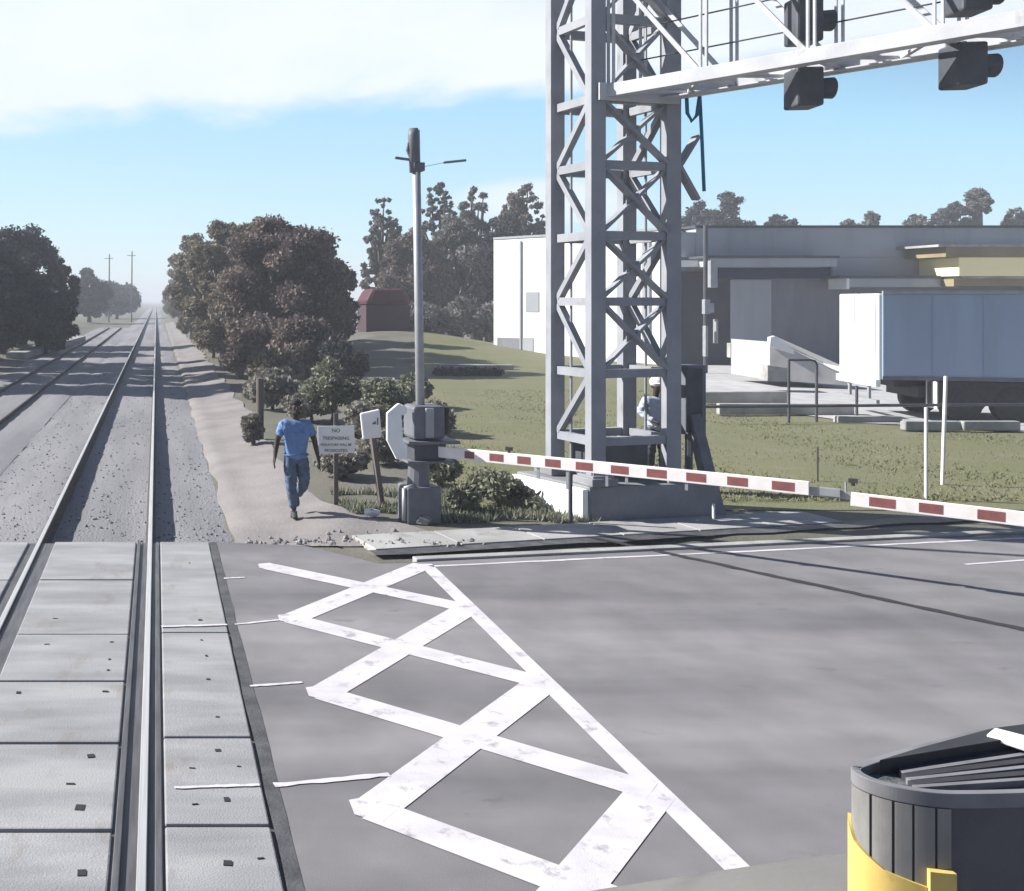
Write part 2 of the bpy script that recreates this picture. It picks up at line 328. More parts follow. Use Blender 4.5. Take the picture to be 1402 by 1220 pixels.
# ballast stones lying loose near the crossing
def stones(name, n, area, m, s0, s1, zf):
    bm0 = bmesh.new(); bmesh.ops.create_icosphere(bm0, subdivisions=1, radius=1); V0 = np.array([v.co[:] for v in bm0.verts]); F0 = np.array([[v.index for v in f.verts] for f in bm0.faces]); bm0.free()
    nv, nf = len(V0), len(F0); V = np.empty((n, nv, 3)); 
    for i in range(n):
        x, y = area(); s = RNG.uniform(s0, s1) * (1, 1.25, .7)[i % 3]
        q = RNG.uniform(.6, 1.1, 3) * s; a = RNG.uniform(0, 6.28); ca, sa = math.cos(a), math.sin(a)
        p = V0 * q * RNG.uniform(.8, 1.15, (nv, 1)); p = p @ np.array([[ca, sa, 0], [-sa, ca, 0], [0, 0, 1]])
        V[i] = p + (x, y, zf(x, y) + s * .1)
    Fc = (F0[None] + (np.arange(n) * nv)[:, None, None]).reshape(-1, 3)
    me = bpy.data.meshes.new(name); me.from_pydata(V.reshape(-1, 3).tolist(), [], Fc.tolist()); me.materials.append(m)
    o = bpy.data.objects.new(name, me); COL.objects.link(o); return kind(o, 'stuff')
def area_bed():
    y = 13.65 + 34 * RNG.random() ** 2.0
    while True:
        x = RNG.uniform(-3.4, 1.4)
        if min(abs(x + .085), abs(x + 1.595)) > .09: return x, y
stones('gravel', 1800, area_bed, M['stone'], .014, .028, lambda x, y: bedz(-.84, x))
def area_edge():
    t = RNG.random(); return 1.2 + 3.2 * t + RNG.normal(0, .1), 13.5 - .35 * t + abs(RNG.normal(0, .35))
stones('rubble', 160, area_edge, M['stone'], .012, .05, lambda x, y: hgt(x, y) + .02 if y > 13.5 else .0)

# road
e0 = G(520, 772); e1 = G(1402, 731)
dirR = (e1 - e0).normalized(); far_r = e0 + dirR * 60
road = [(-40, -12, 0), (45, -12, 0), (60, 24, 0), tuple(far_r), tuple(e0), (2.0, 13.2, 0), (.82, 13.5, 0), (.82, -11.9, 0), (-2.9, -11.9, 0), (-2.9, 13.5, 0), (-40, 13.5, 0)]
b = MB(); b.sheet([(.82, -12, 0), (60, -12, 0), (62, 24, 0), tuple(far_r), tuple(e0), (2.0, 13.25, 0), (.82, 13.45, 0)]); b.sheet([(-40, -12, 0), (-2.9, -12, 0), (-2.9, 13.45, 0), (-40, 13.45, 0)])
kind(b.build('road', M['asphalt']), 'structure')
nR = Vector((-dirR.y, dirR.x, 0))
def strip(a, b_, w, z, name, m, th=0.0, wob=0.0, seg=24):
    a, b_ = Vector(a), Vector(b_); d = (b_ - a).normalized(); n = Vector((-d.y, d.x, 0)); k = MB(); L = []; Rr = []
    for i in range(seg + 1):
        p = a.lerp(b_, i / seg); ww = w / 2 * (1 + random.uniform(-wob, wob)); q = Vector((0, 0, z))
        L.append(p + n * ww + q); Rr.append(p - n * w / 2 * (1 + random.uniform(-wob, wob)) + q)
    for i in range(seg):
        k.sheet([L[i], Rr[i], Rr[i + 1], L[i + 1]])
    return kind(k.build(name, m), 'structure')
# kerb, gutter and pavement along the far side
k = MB(); ka = e0 + dirR * .5
k.prism([ka + nR * .02 + Vector((0, 0, -.05)), ka + nR * .16 + Vector((0, 0, -.05)), ka + nR * .16 + Vector((0, 0, .035)), ka + nR * .02 + Vector((0, 0, .03))], dirR * 45)
kind(k.build('kerb', M['walk'], bevel=.012), 'structure')
sa, sb = G(600, 748), G(1040, 722); d2 = (sb - sa).normalized(); n2 = Vector((-d2.y, d2.x, 0))
k = MB()
for i in range(6):
    p0 = sa + d2 * (i * 1.25 - .9); p1 = p0 + d2 * 1.235; w0 = 0.0
    k.prism([p0 + Vector((0, 0, -.1)), p1 + Vector((0, 0, -.1)), p1 + n2 * .78 + Vector((0, 0, -.1)), p0 + n2 * .78 + Vector((0, 0, -.1))], (0, 0, .115))
kind(k.build('pavement', M['walk'], bevel=.01), 'structure')
strip(sa + d2 * -1 + n2 * -.12, sa + d2 * 11 + n2 * -.12, .30, -.003, 'gutter', M['tar'], wob=.3)
strip(G(560, 777), G(1402, 737), .06, .004, 'edge_line', M['paint'], wob=.35, seg=40)
# painted cross-hatching beside the track
ym = lambda i: 12.30 - 1.95 * i
k = MB()
def seg(k, a, b_, w, z, wob=0.0):
    a, b_ = Vector((*a, z)), Vector((*b_, z)); d = (b_ - a).normalized(); n = Vector((-d.y, d.x, 0)) * w / 2; k.sheet([a + n, a - n, b_ - n, b_ + n])
XL, XR = 1.40, 3.33
NY = [12.28, 10.55, 8.50, 6.62, 4.72, 2.85]; TY = [12.2, 10.20, 8.27, 6.38, 4.50, 2.6]
seg(k, (XR + .03, 12.33), (XR + .05, 1.0), .17, .004)
for i in range(6):
    for j, z in ((i - 1, .0046), (i + 1, .0052)):
        if 0 <= j < 6: seg(k, (XL, TY[i]), (XR, NY[j]), .285, z + .00004 * i)
    k.sheet([(XL - .13, TY[i] + .12, .0060), (XL - .13, TY[i] - .06, .0060), (XL + .02, TY[i] - .17, .0060), (XL + .16, TY[i], .0060), (XL + .02, TY[i] + .17, .0060)])
kind(k.build('road_marking', M['paint']), 'structure')
for n_, (a, c, w) in enumerate([((.80, 10.02), (1.28, 10.17), .035), ((.80, 8.42), (1.26, 8.50), .035), ((.80, 6.70), (1.62, 6.85), .05), ((.80, 11.68), (1.05, 11.72), .04), ((.05, 9.95), (.72, 10.0), .04), ((.12, 6.66), (.70, 6.70), .03)]):
    strip((*a, 0), (*c, 0), w, .0066 if a[0] > .7 else .010, 'joint_line', M['paint'], wob=.4, seg=10)
strip(G(1322, 773), G(1460, 763), .05, .004, 'lane_line', M['paint'])
strip(G(745, 722), G(1700, 926), .11, .0075, 'tar_seam', M['hole'], wob=.35, seg=60)
strip((.77, 13.45, 0), (.80, -6, 0), .10, .003, 'panel_joint', M['tar'], wob=.15, seg=60)
b = MB(); b.sheet([(-2.92, -8, -.03), (.83, -8, -.03), (.83, 13.5, -.03), (-2.92, 13.5, -.03)]); kind(b.build('crossing_base', M['flange']), 'structure')

# ------------------------------------------------------------------ rails and crossing panels
def rail(c, label, y0=-7.0, y1=420.0, bright=True, dz=0.0):
    prof = [(-.036, 0), (.036, 0), (.036, -.035), (.010, -.05), (.010, -.205), (.072, -.22), (.072, -.24), (-.072, -.24), (-.072, -.22), (-.010, -.205), (-.010, -.05), (-.036, -.035)]
    t = thing('steel_rail', label, 'rail', (c, 13.5, 0), 'rails of the tracks'); prof = [(x, z + dz) for x, z in prof]
    k = MB(); n = len(prof); vs = [(c + x, y0, z - .004) for x, z in prof] + [(c + x, y1, z - .004) for x, z in prof]
    k.add(vs, [(i, (i + 1) % n, n + (i + 1) % n, n + i) for i in range(n)] + [tuple(range(n))[::-1], tuple(range(n, 2 * n))]); k.build('rail_body', M['rust'], t)
    k = MB(); k.prism([(c - .030, y0, -.004 + dz), (c + .030, y0, -.004 + dz), (c + .024, y0, .006 + dz), (c - .024, y0, .006 + dz)], (0, y1 - y0, 0)); k.build('running_surface', M['railtop' if bright else 'rust'], t)
    return t
rail(-.085, 'bright worn rail running straight through the crossing, the one nearer the walking man')
rail(-1.595, 'worn rail at the left edge of the wide panels between the rails')
rail(-4.45, 'darker rail of the second track beyond, on its side nearer the main track', y1=125, bright=False, dz=-.13)
rail(-5.95, 'dark rail of the second track beyond, on its outer side by the trees', y1=125, bright=False, dz=-.13)
for c in (-.085, -1.595):
    pass
# grey steel guard strips in the flangeways of the crossing
for c, lab in ((.015, 'narrow grey steel guard strip between the bright rail and the narrow panels'), (-.235, 'narrow dark steel guard strip beside the wide panels next to the bright rail')):
    k = MB(); k.box((c, 3.2, -.05), (.045, 20.5, .10)); o = k.build('guard_strip', M['flange'], bevel=.006); tag(o, lab, 'guard strip', 'flangeway strips')

def panel(x0, x1, y0, y1, label, holes, lift=0.0):
    t = thing('crossing_block', label, 'crossing block', ((x0 + x1) / 2, (y0 + y1) / 2, 0), 'concrete crossing panels')
    g = .014; k = MB(); tl = random.uniform(-.004, .004)
    k.frame(((x0 + x1) / 2, (y0 + y1) / 2, -.055 + lift + tl), ((x1 - x0) / 2, 0, 0), (0, (y1 - y0) / 2 - g, random.uniform(-.003, .003)), (0, 0, .055)); o = k.build('slab', M['panel'], t, bevel=.012)
    for hx, hy, sx_, sy_ in holes:
        px, py = x0 + hx * (x1 - x0), y0 + hy * (y1 - y0); k = MB(); k.box((px, py, .0035 + lift + tl), (sx_, sy_, .004), random.uniform(-.2, .2)); k.build('lifting_hole', M['hole'], t)
rows = [(4.94, 6.14), (6.14, 7.35), (7.35, 8.55), (8.55, 9.75), (9.75, 11.65), (11.65, 13.47)]
ordn = ['nearest the train', 'second from the train', 'third from the train', 'fourth from the train', 'next to last before the gravel', 'farthest, at the gravel edge']
hg = [[(.86, .62, .05, .06), (.72, .25, .05, .018), (.2, .6, .03, .02)], [(.80, .22, .06, .07), (.82, .82, .05, .05), (.72, .48, .06, .018), (.25, .4, .05, .015)], [(.86, .80, .05, .025), (.2, .78, .035, .04)], [(.86, .8, .035, .02), (.86, .42, .02, .03), (.86, .2, .02, .03), (.3, .75, .05, .015)], [(.3, .25, .05, .012)], []]
for (y0, y1), od, h in zip(rows, ordn, hg):
    panel(-1.38, -.275, y0, y1, 'wide concrete panel between the rails, ' + od, h)
panel(-1.38, -.275, 3.72, 4.94, 'wide concrete panel between the rails, cut off at the bottom of the photo', [(.8, .7, .05, .05)])
rows2 = [(3.72, 4.95), (4.95, 6.2), (6.2, 7.44), (7.44, 9.8), (9.8, 13.47)]
ord2 = ['cut off at the bottom of the photo', 'nearest whole one to the train', 'second whole one from the train', 'long one with a cracked pale edge', 'farthest long one at the gravel edge']
hh = [[(.6, .7, .05, .03)], [(.55, .66, .05, .05), (.85, .7, .04, .012), (.85, .3, .04, .012), (.3, .28, .04, .012)], [(.62, .25, .035, .05), (.6, .82, .04, .04), (.8, .62, .025, .015), (.3, .6, .04, .012), (.3, .2, .04, .012)], [(.65, .15, .03, .025), (.6, .48, .03, .03), (.62, .72, .02, .03), (.58, .9, .02, .02)], [(.6, .1, .04, .03), (.55, .7, .02, .02)]]
for (y0, y1), od, h in zip(rows2, ord2, hh):
    panel(.055, .715, y0, y1, 'narrow concrete panel right of the bright rail, ' + od, h)
for (y0, y1), od in zip([(9.8, 11.65), (11.65, 13.47)], ['nearer of the two showing', 'far one at the gravel edge']):
    panel(-2.88, -1.74, y0, y1, 'pale concrete panel outside the left rail, ' + od, [])
for y0 in (4.94, 7.35): panel(-2.88, -1.74, y0, y0 + 2.42, 'pale concrete panel outside the left rail, mostly cut off by the photo edge', [])

# ------------------------------------------------------------------ trees
def leaves(name, m, parent, clumps, n, size, squash=.8, shell=.55):
    """clumps: list of (centre, radius); n small leaf faces spread through them, tone varies from clump to clump"""
    c = np.array([q[0] for q in clumps], float); r = np.array([q[1] for q in clumps], float); off = np.array(wloc(parent))
    w = r ** 2; w /= w.sum(); idx = RNG.choice(len(c), n, p=w)
    d = RNG.normal(size=(n, 3)); d /= np.linalg.norm(d, axis=1)[:, None]
    rad = r[idx] * (shell + (1 - shell) * RNG.random(n)) ** 1.0 * (RNG.random(n) ** .35)
    p = c[idx] + d * rad[:, None] * np.array([1, 1, squash])
    a = RNG.normal(size=(n, 3)); a /= np.linalg.norm(a, axis=1)[:, None]
    b_ = np.cross(a, RNG.normal(size=(n, 3))); b_ /= np.linalg.norm(b_, axis=1)[:, None]
    s = size * RNG.uniform(.55, 1.35, n)[:, None]
    V = np.stack([p + a * s, p + b_ * s * .55, p - a * s, p - b_ * s * .55], 1).reshape(-1, 3) - off
    me = bpy.data.meshes.new(name); me.vertices.add(4 * n); me.vertices.foreach_set('co', V.ravel().astype(np.float32))
    me.loops.add(4 * n); me.loops.foreach_set('vertex_index', np.arange(4 * n, dtype=np.int32)); me.polygons.add(n)
    me.polygons.foreach_set('loop_start', np.arange(0, 4 * n, 4, dtype=np.int32))
    me.update(calc_edges=True); me.materials.append(m)
    tone = np.clip(RNG.random(len(c))[idx] * .75 + RNG.normal(.12, .14, n), 0, 1)
    at = me.attributes.new('tone', 'FLOAT', 'FACE'); at.data.foreach_set('value', tone.astype(np.float32))
    o = bpy.data.objects.new(name, me); COL.objects.link(o); o.parent = parent
    return o
def tree(x, y, top, r, label, m='brown', low=.6, n=7000, size=.16, clumpf=.34, nclump=34, airy=False, name='tree', group=None, trunk=True, base=None, rz=None, seed=0):
    rg = random.Random(int(x * 131 + y * 17 + seed)); bz = hgt(x, y) if base is None else base
    t = thing(name, label, 'tree' if name == 'tree' else 'bush', (x, y, bz), group)
    cz = (top + low + bz) / 2; hz = (top - low - bz) / 2; cl = []
    for i in range(nclump):
        while True:
            q = Vector((rg.uniform(-1, 1), rg.uniform(-1, 1), rg.uniform(-1, 1)))
            if q.length <= 1 and (q.length > .5 or rg.random() < .45): break
        taper = 1 - .25 * max(0, q.z) ; cr = r * clumpf * rg.uniform(.55, 1.2)
        k = 1 - clumpf * .75
        cl.append((Vector((x + q.x * r * k * taper, y + q.y * r * k * taper, cz + q.z * (hz - cr * .7))), cr))
    if airy:
        cl = [(c, rr * rg.uniform(.5, 1.0)) for c, rr in cl]
    leaves('crown' if name == 'tree' else 'foliage', LEAF[m], t, [(tuple(c), rr) for c, rr in cl], n, size)
    k = MB(); tr = max(.05, .035 * (top - bz)); fork = Vector((x, y, bz + (low + .25 * (top - bz - low))))
    k.tube([(x, y, bz - .1), (x + .04, y, bz + .4 * (fork.z - bz)), fork], [tr * 1.25, tr, tr * .8], 8)
    for c, rr in cl[:: max(1, len(cl) // (40 if airy else 12))]:
        mid = fork.lerp(c, .5) + Vector((rg.uniform(-.2, .2), rg.uniform(-.2, .2), .25)); k.tube([fork, mid, c], [tr * .55, tr * .3, tr * .08], 5)
    k.build('trunk' if name == 'tree' else 'stem', M['bark'], t, smooth=True)
    return t
def X(px, D): return (px - CX) / F * D
def Zt(py, D): return H - (py - CY) / F * D
# row beside the path on the right
gr = 'trees lining the path right of the track'
def rowtree(px, D, ty, rp, label, **kw): return tree(X(px, D), D, Zt(ty, D), rp * D / F, label, **kw)
rowtree(392, 46, 280, 108, 'big rounded brown tree, largest and nearest beside the path', m='brown', low=.15, n=52000, size=.11, nclump=110, clumpf=.24, group=gr)
rowtree(348, 53, 289, 74, 'wide tan brown tree between the largest and the next one', m='olive', low=.1, n=36000, size=.115, nclump=90, clumpf=.25, group=gr)
rowtree(308, 58, 297, 70, 'tan brown tree just left of the largest rounded tree', m='olive', low=.1, n=34000, size=.12, nclump=80, clumpf=.25, group=gr)
rowtree(284, 70, 306, 54, 'tan tree filling the row behind the tan brown one', m='olive', low=.1, n=22000, size=.14, nclump=70, clumpf=.26, group=gr)
rowtree(266, 84, 310, 44, 'tapering tree half way along the row beside the rails', m='olive', low=.1, n=18000, size=.16, nclump=60, clumpf=.26, group=gr)
rowtree(250, 122, 344, 28, 'smaller distant tree toward the far end of the row', m='olive', low=.1, n=6000, size=.28, group=gr)
rowtree(237, 180, 376, 16, 'tiny far tree near the vanishing rails on the right side', m='olive', low=.1, n=3000, size=.34, group=gr)
rowtree(229, 270, 394, 9, 'last low tree of the row where the rails vanish', m='grey', low=.1, n=1500, size=.4, group=gr)
rowtree(442, 50, 322, 54, 'dark tree at the right shoulder of the largest rounded tree', m='brown', low=.1, n=24000, size=.12, nclump=70, clumpf=.27, group=gr)
rowtree(466, 56, 345, 28, 'lower dark tree left of the maroon shed', m='brown', low=.1, n=9000, size=.18, group=gr)
# understorey at the foot of the row
for px, D, ty, rp, lab, mm in ((372, 43, 418, 60, 'wide brown thicket under the two largest trees', 'brown'), (330, 42, 432, 50, 'dark scrubby bush under the tan brown tree', 'brown'), (420, 40, 425, 62, 'dark bush at the foot of the largest rounded tree', 'brown'), (375, 36, 470, 40, 'low brown bush beside the path above the dark post', 'olive'),
                               (292, 56, 432, 34, 'pale scrub beside the path, farthest of the bushes', 'olive'), (470, 38, 455, 42, 'dark bush left of the grassy mound', 'dark'),
                               (455, 27, 487, 52, 'grey green bush behind the notice sign', 'sage'), (525, 25, 508, 44, 'grey green bush behind the white square plate', 'sage'), (425, 27, 530, 44, 'dusty grey bush behind the walking man', 'dust'), (560, 30, 505, 36, 'sage bush right behind the gate mast', 'sage'),
                               (530, 20, 585, 46, 'dusty low bush between notice sign and gate mechanism', 'dust'), (470, 18.5, 612, 40, 'dusty weeds at the post of the notice sign', 'dust'), (372, 30, 500, 44, 'dusty scrub behind the dark stump post', 'dust'), (590, 24, 545, 40, 'dusty low scrub right of the gate mechanism', 'dust'), (500, 23, 545, 40, 'dusty scrub above the notice sign', 'dust'), (345, 23, 560, 18, 'small dusty weed clump left of the walking man', 'dust'), (600, 17.5, 610, 36, 'dusty weeds behind the gate base', 'sage')):
    D_ = D; x = X(px, D_); tree(x, D_, Zt(ty, D_), rp * D_ / F, lab, m=mm, low=.02, n=8000, size=.06 if D < 30 else .10, nclump=22, clumpf=.42, name='bush', group='bushes right of the path')
for px, D, ty, rp, lab, mm in ((680, 15.9, 635, 50, 'dark green bush under the white part of the gate arm', 'sage'), (635, 15.4, 660, 32, 'pale weedy shrub right of the gate base', 'sage'), (715, 15.6, 678, 34, 'low pale shrub before the tower footing', 'sage')):
    tree(X(px, D), D, Zt(ty, D), rp * D / F, lab, m=mm, low=.0, n=2600, size=.05, nclump=18, clumpf=.45, name='bush', group='shrubs by the gate')
# taller thin trees behind, right of the pole
gb = 'tall thin trees behind the mound'
for px, D, ty, rp, lab, low, nn, mm in ((524, 78, 262, 34, 'thin grey tree just left of the gate mast', 1.5, 7000, 'grey'), (600, 76, 238, 34, 'tallest feathery tree just right of the gate mast', 1.0, 9000, 'grey'), (652, 80, 250, 44, 'grey tree above the left edge of the white building', 1.0, 12000, 'grey'),
                                        (715, 84, 246, 50, 'reddish grey tree behind the white building roof', 1.0, 14000, 'brown'), (562, 72, 305, 56, 'dark lower tree behind the gate mast', .1, 14000, 'brown'), (625, 72, 284, 60, 'dense grey tree against the white building corner', .1, 20000, 'grey'), (692, 77, 278, 56, 'dark low tree hiding the white building end', .1, 12000, 'dark')):
    ai = low > .5
    tree(X(px, D), D, Zt(ty, D), rp * D / F, lab, m=mm, low=low, n=int(nn * 1.5), size=.14, nclump=190 if ai else 60, clumpf=.19 if ai else .28, airy=ai, group=gb)
for px, ty, rp, lab in ((590, 408, 34, 'grey thicket under the tallest feathery tree'), (632, 402, 36, 'grey thicket between the feathery tree and the white building'), (668, 412, 30, 'grey thicket at the white building corner'), (560, 412, 26, 'grey thicket between the maroon shed and the gate mast')):
    tree(X(px, 67), 67, Zt(ty, 67), rp * 67 / F, lab, m='grey', low=.0, n=6000, size=.11, nclump=26, clumpf=.4, name='bush', group='thickets under the tall trees')
# left side
gl = 'dark trees left of the tracks'
for px, D, ty, rp, lab, nn in ((30, 75, 294, 74, 'big dark tree at left with ragged top', 26000), (-55, 74, 288, 80, 'dark tree cut off by the left edge of the photo', 18000), (84, 72, 345, 30, 'narrow dark tree at the right end of the big left clump', 9000), (122, 150, 364, 34, 'small grey tree left of the thin far poles', 8000), (160, 190, 379, 40, 'round dark tree nearest the vanishing rails on the left', 9000), (62, 66, 392, 52, 'low dark tree in front of the big left one', 12000), (0, 64, 385, 56, 'low dark tree at the far left edge', 12000), (-75, 52, 165, 78, 'dark tree just outside the left edge shading the ballast', 20000), (-135, 41, 110, 100, 'dark tree well left of the frame shading the tracks', 20000), (-98, 58, 215, 80, 'dark tree outside the frame beside the second track', 20000), (-112, 47, 140, 92, 'dark leafy tree outside the frame between the two shading ones', 20000), (-40, 66, 292, 74, 'dark tree at the frame edge nearest the big left one', 9000)):
    tree(X(px, D), D, Zt(ty, D), rp * D / F, lab, m='dark', low=.05, n=int(nn * 1.5), size=.15 if D < 100 else .3, nclump=70, clumpf=.28, group=gl)
# tree tops over the warehouse roof
gf = 'tree tops above the warehouse roof'
for px, ty, rp, lab, nn in ((985, 256, 50, 'largest dark tree top right of the tower', 9000), (1070, 290, 26, 'round dark tree top right of the largest', 3500), (1165, 298, 20, 'low tree top left of the bare one', 1600), (1193, 288, 12, 'thin bare tree top above the roof', 350), (1255, 290, 26, 'sparse tree top between the bare and the tall ones', 1800), (1305, 272, 28, 'broad tree top left of the tallest one', 3500), (1338, 256, 20, 'tallest narrow tree top above the yellow board', 2500), (1396, 280, 24, 'tree top cut by the right edge of the photo', 2200), (945, 285, 30, 'dark tree top touching the tower leg', 4000)):
    tree(X(px, 96), 96, Zt(ty, 96), rp * 96 / F, lab, m='dark' if nn > 3000 else 'grey', low=max(3.0, Zt(ty, 96) - 2.1 * rp * 96 / F), n=int(nn * 2.2), size=.17, nclump=70, clumpf=.26, group=gf)

# grass blades on the lot (uncountable)
def blades(name, n, pick, h0, h1, m):
    x, y, z = np.array([pick() for _ in range(n)]).T; a = RNG.uniform(0, 6.28, n); h = RNG.uniform(h0, h1, n); w = .012 + .01 * RNG.random(n); lean = RNG.normal(0, .35, (n, 2)) * h[:, None]
    p0 = np.stack([x - np.cos(a) * w, y - np.sin(a) * w, z], 1); p1 = np.stack([x + np.cos(a) * w, y + np.sin(a) * w, z], 1); p2 = np.stack([x + lean[:, 0], y + lean[:, 1], z + h], 1)
    V = np.stack([p0, p1, p2], 1).reshape(-1, 3); me = bpy.data.meshes.new(name); me.vertices.add(3 * n); me.vertices.foreach_set('co', V.ravel().astype(np.float32))
    me.loops.add(3 * n); me.loops.foreach_set('vertex_index', np.arange(3 * n, dtype=np.int32)); me.polygons.add(n); me.polygons.foreach_set('loop_start', np.arange(0, 3 * n, 3, dtype=np.int32))
    me.update(calc_edges=True); me.materials.append(m); at = me.attributes.new('tone', 'FLOAT', 'FACE'); at.data.foreach_set('value', RNG.random(n).astype(np.float32))
    o = bpy.data.objects.new(name, me); COL.objects.link(o); return kind(o, 'stuff')
def pick_lot():
    while True:
        y = 16.2 + 20 * RNG.random() ** 1.6; x = RNG.uniform(4.2, 26)
        if .29 * y < x < y * .95: return x, y, hgt(x, y) + .03
blades('grass', 26000, pick_lot, .015, .055, LEAF['grass'])
def pick_edge():
    while True:
        x = RNG.uniform(3.0, 6.6); y = RNG.uniform(14.7, 17.0)
        if math.sin(x * 3.1) + math.sin(y * 4.3 + x) > -.3: return x, y, hgt(x, y) + .005
blades('weeds', 7000, pick_edge, .04, .16, LEAF['sage'])

# ------------------------------------------------------------------ signal bridge over the road
TH = R(14); vv = Vector((math.cos(TH), math.sin(TH), 0)); uu = Vector((math.sin(TH), -math.cos(TH), 0))
pN = Vector((6.68, 15.0, 0)); TA, TB = 1.354, .968
legs = dict(N=pN, R=pN + vv * TA, L=pN - uu * TB, B=pN + vv * TA - uu * TB)
br = thing('signal_bridge', 'grey steel lattice tower carrying a truss arm over the road', 'signal bridge', pN)
ZB, ZTOP = .62, 8.9
def hsec(k, p0, p1, w, d, axis):
    """wide-flange column standing on p0: two flanges and a web"""
    ax = Vector(axis); bx_ = Vector((-ax.y, ax.x, 0)); p0, p1 = Vector(p0), Vector(p1); h = p1 - p0
    for s in (-1, 1): k.frame((p0 + p1) / 2 + ax * s * (d / 2 - .011), bx_ * w / 2, ax * .011, h / 2)
    k.frame((p0 + p1) / 2, bx_ * .009, ax * (d / 2 - .022), h / 2)
for nm, p in legs.items():
    k = MB(); k.frame(p + Vector((0, 0, (ZB + .03 + ZTOP) / 2)), Vector((.998, .035, 0)) * .112, Vector((-.035, .998, 0)) * .100, Vector((0, 0, (ZTOP - ZB - .03) / 2))); k.build('leg', M['steel'], br)
    k = MB(); k.box(p + Vector((0, 0, ZB + .016)), (.36, .36, .03), TH)
    for sx_ in (-1, 1):
        for sy_ in (-1, 1): k.tube([p + vv * .14 * sx_ + uu * .14 * sy_ + Vector((0, 0, ZB + .03)), p + vv * .14 * sx_ + uu * .14 * sy_ + Vector((0, 0, ZB + .1))], .014, 6)
    k.build('base_plate', M['steel'], br)
lev = [Zt(y_, 15.0) for y_ in (605, 512, 413, 322, 225, 134)] + [7.6, 8.8]
faces = [('N', 'R', -uu * -1), ('N', 'L', vv * -1), ('L', 'B', uu * -1), ('R', 'B', vv)]
for a, c, nrm in faces:
    A, C = legs[a], legs[c]; d = (C - A).normalized(); A2, C2 = A + d * .108, C - d * .108; nn = Vector(nrm)
    for z in lev:
        k = MB(); k.bar(A2 + Vector((0, 0, z)), C2 + Vector((0, 0, z)), .10, .13, mi=0); k.build('cross_bar', M['steel'], br)
    for i in range(len(lev) - 1):
        if (a, c) == ('R', 'B') and i == 0: continue
        z0, z1 = lev[i] + .05, lev[i + 1] - .05; zz = lambda t: Vector((0, 0, z0 + (z1 - z0) * t))
        if (a, c) in (('N', 'L'), ('R', 'B')):
            k = MB(); lo_, hi_ = ((A2, C2) if i % 2 else (C2, A2))
            k.bar(lo_ + zz(0), hi_ + zz(1), .085, .11, side=nn); k.build('brace', M['steel'], br)
        else:
            if i == 0 or a == 'L': continue
            for s in ((0, 1) if a == 'N' or i % 2 else (1,)):
                P0, P1 = (A2, C2) if s == 0 else (C2, A2); o_ = nn * (.034 if s else -.034)
                k = MB(); k.bar(P0 + zz(0) + o_, P1 + zz(1) + o_, .05, .125, side=nn) ; k.build('brace', M['steel'], br)
            k = MB(); k.frame((A2 + C2) / 2 + zz(.5), d * .13, nn * .009, Vector((0, 0, .12))); k.build('gusset', M['steel'], br)
# ladder pipe inside the tower, and the bracket on its right side
for px, D in ((884, 15.9), (782, 15.6)):
    q = P(px, 400, D); k = MB(); k.tube([(q.x, q.y, ZB), (q.x, q.y, 8.6)], .022, 8); k.build('conduit', M['steel'], br)
rr_ = legs['R'] + vv * .11; tip = Vector((X(958, 15.5), 15.6, 0))
for z0, z1 in ((Zt(232, 15.4), Zt(186, 15.5)), (Zt(225, 15.4), Zt(272, 15.5))):
    k = MB(); k.bar(rr_ + Vector((0, 0, z0)), tip + Vector((0, 0, z1)), .06, .13, side=-uu); k.build('bracket', M['steel'], br)
# truss arm, its steel colour lightened to imitate sun on the front face
M['truss'] = mat('truss_steel_sunlit', (.50, .51, .53), (.42, .43, .455), scale=2.2, rough=.5, fine=.05, fscale=60); overlay(M['truss'], (.2, .18, .165), 3.2, .60, .70, .45, (1, 1, .5))
tu = Vector((.608, -.794, 0)); tn = Vector((.794, .608, 0))
f0 = pN + Vector((.13, -.02, 0)); r0 = f0 + tn * 0.98; TL = 8.2; zb, zt = 6.47, 8.25
for p in (f0, r0):
    k = MB(); k.frame(p + tu * TL / 2 + Vector((0, 0, zb)), tu * TL / 2, tn * .055, Vector((0, 0, .095))); k.frame(p + tu * TL / 2 + tn * (.10 if p is f0 else -.10) + Vector((0, 0, zb - .075)), tu * TL / 2, tn * .10, Vector((0, 0, .012))); k.build('chord', M['truss'], br, bevel=.006)
    k = MB(); k.frame(p + tu * TL / 2 + Vector((0, 0, zt)), tu * TL / 2, tn * .055, Vector((0, 0, .075))); k.build('chord', M['truss'], br, bevel=.008)
nb = 6; bl = (TL - .2) / nb
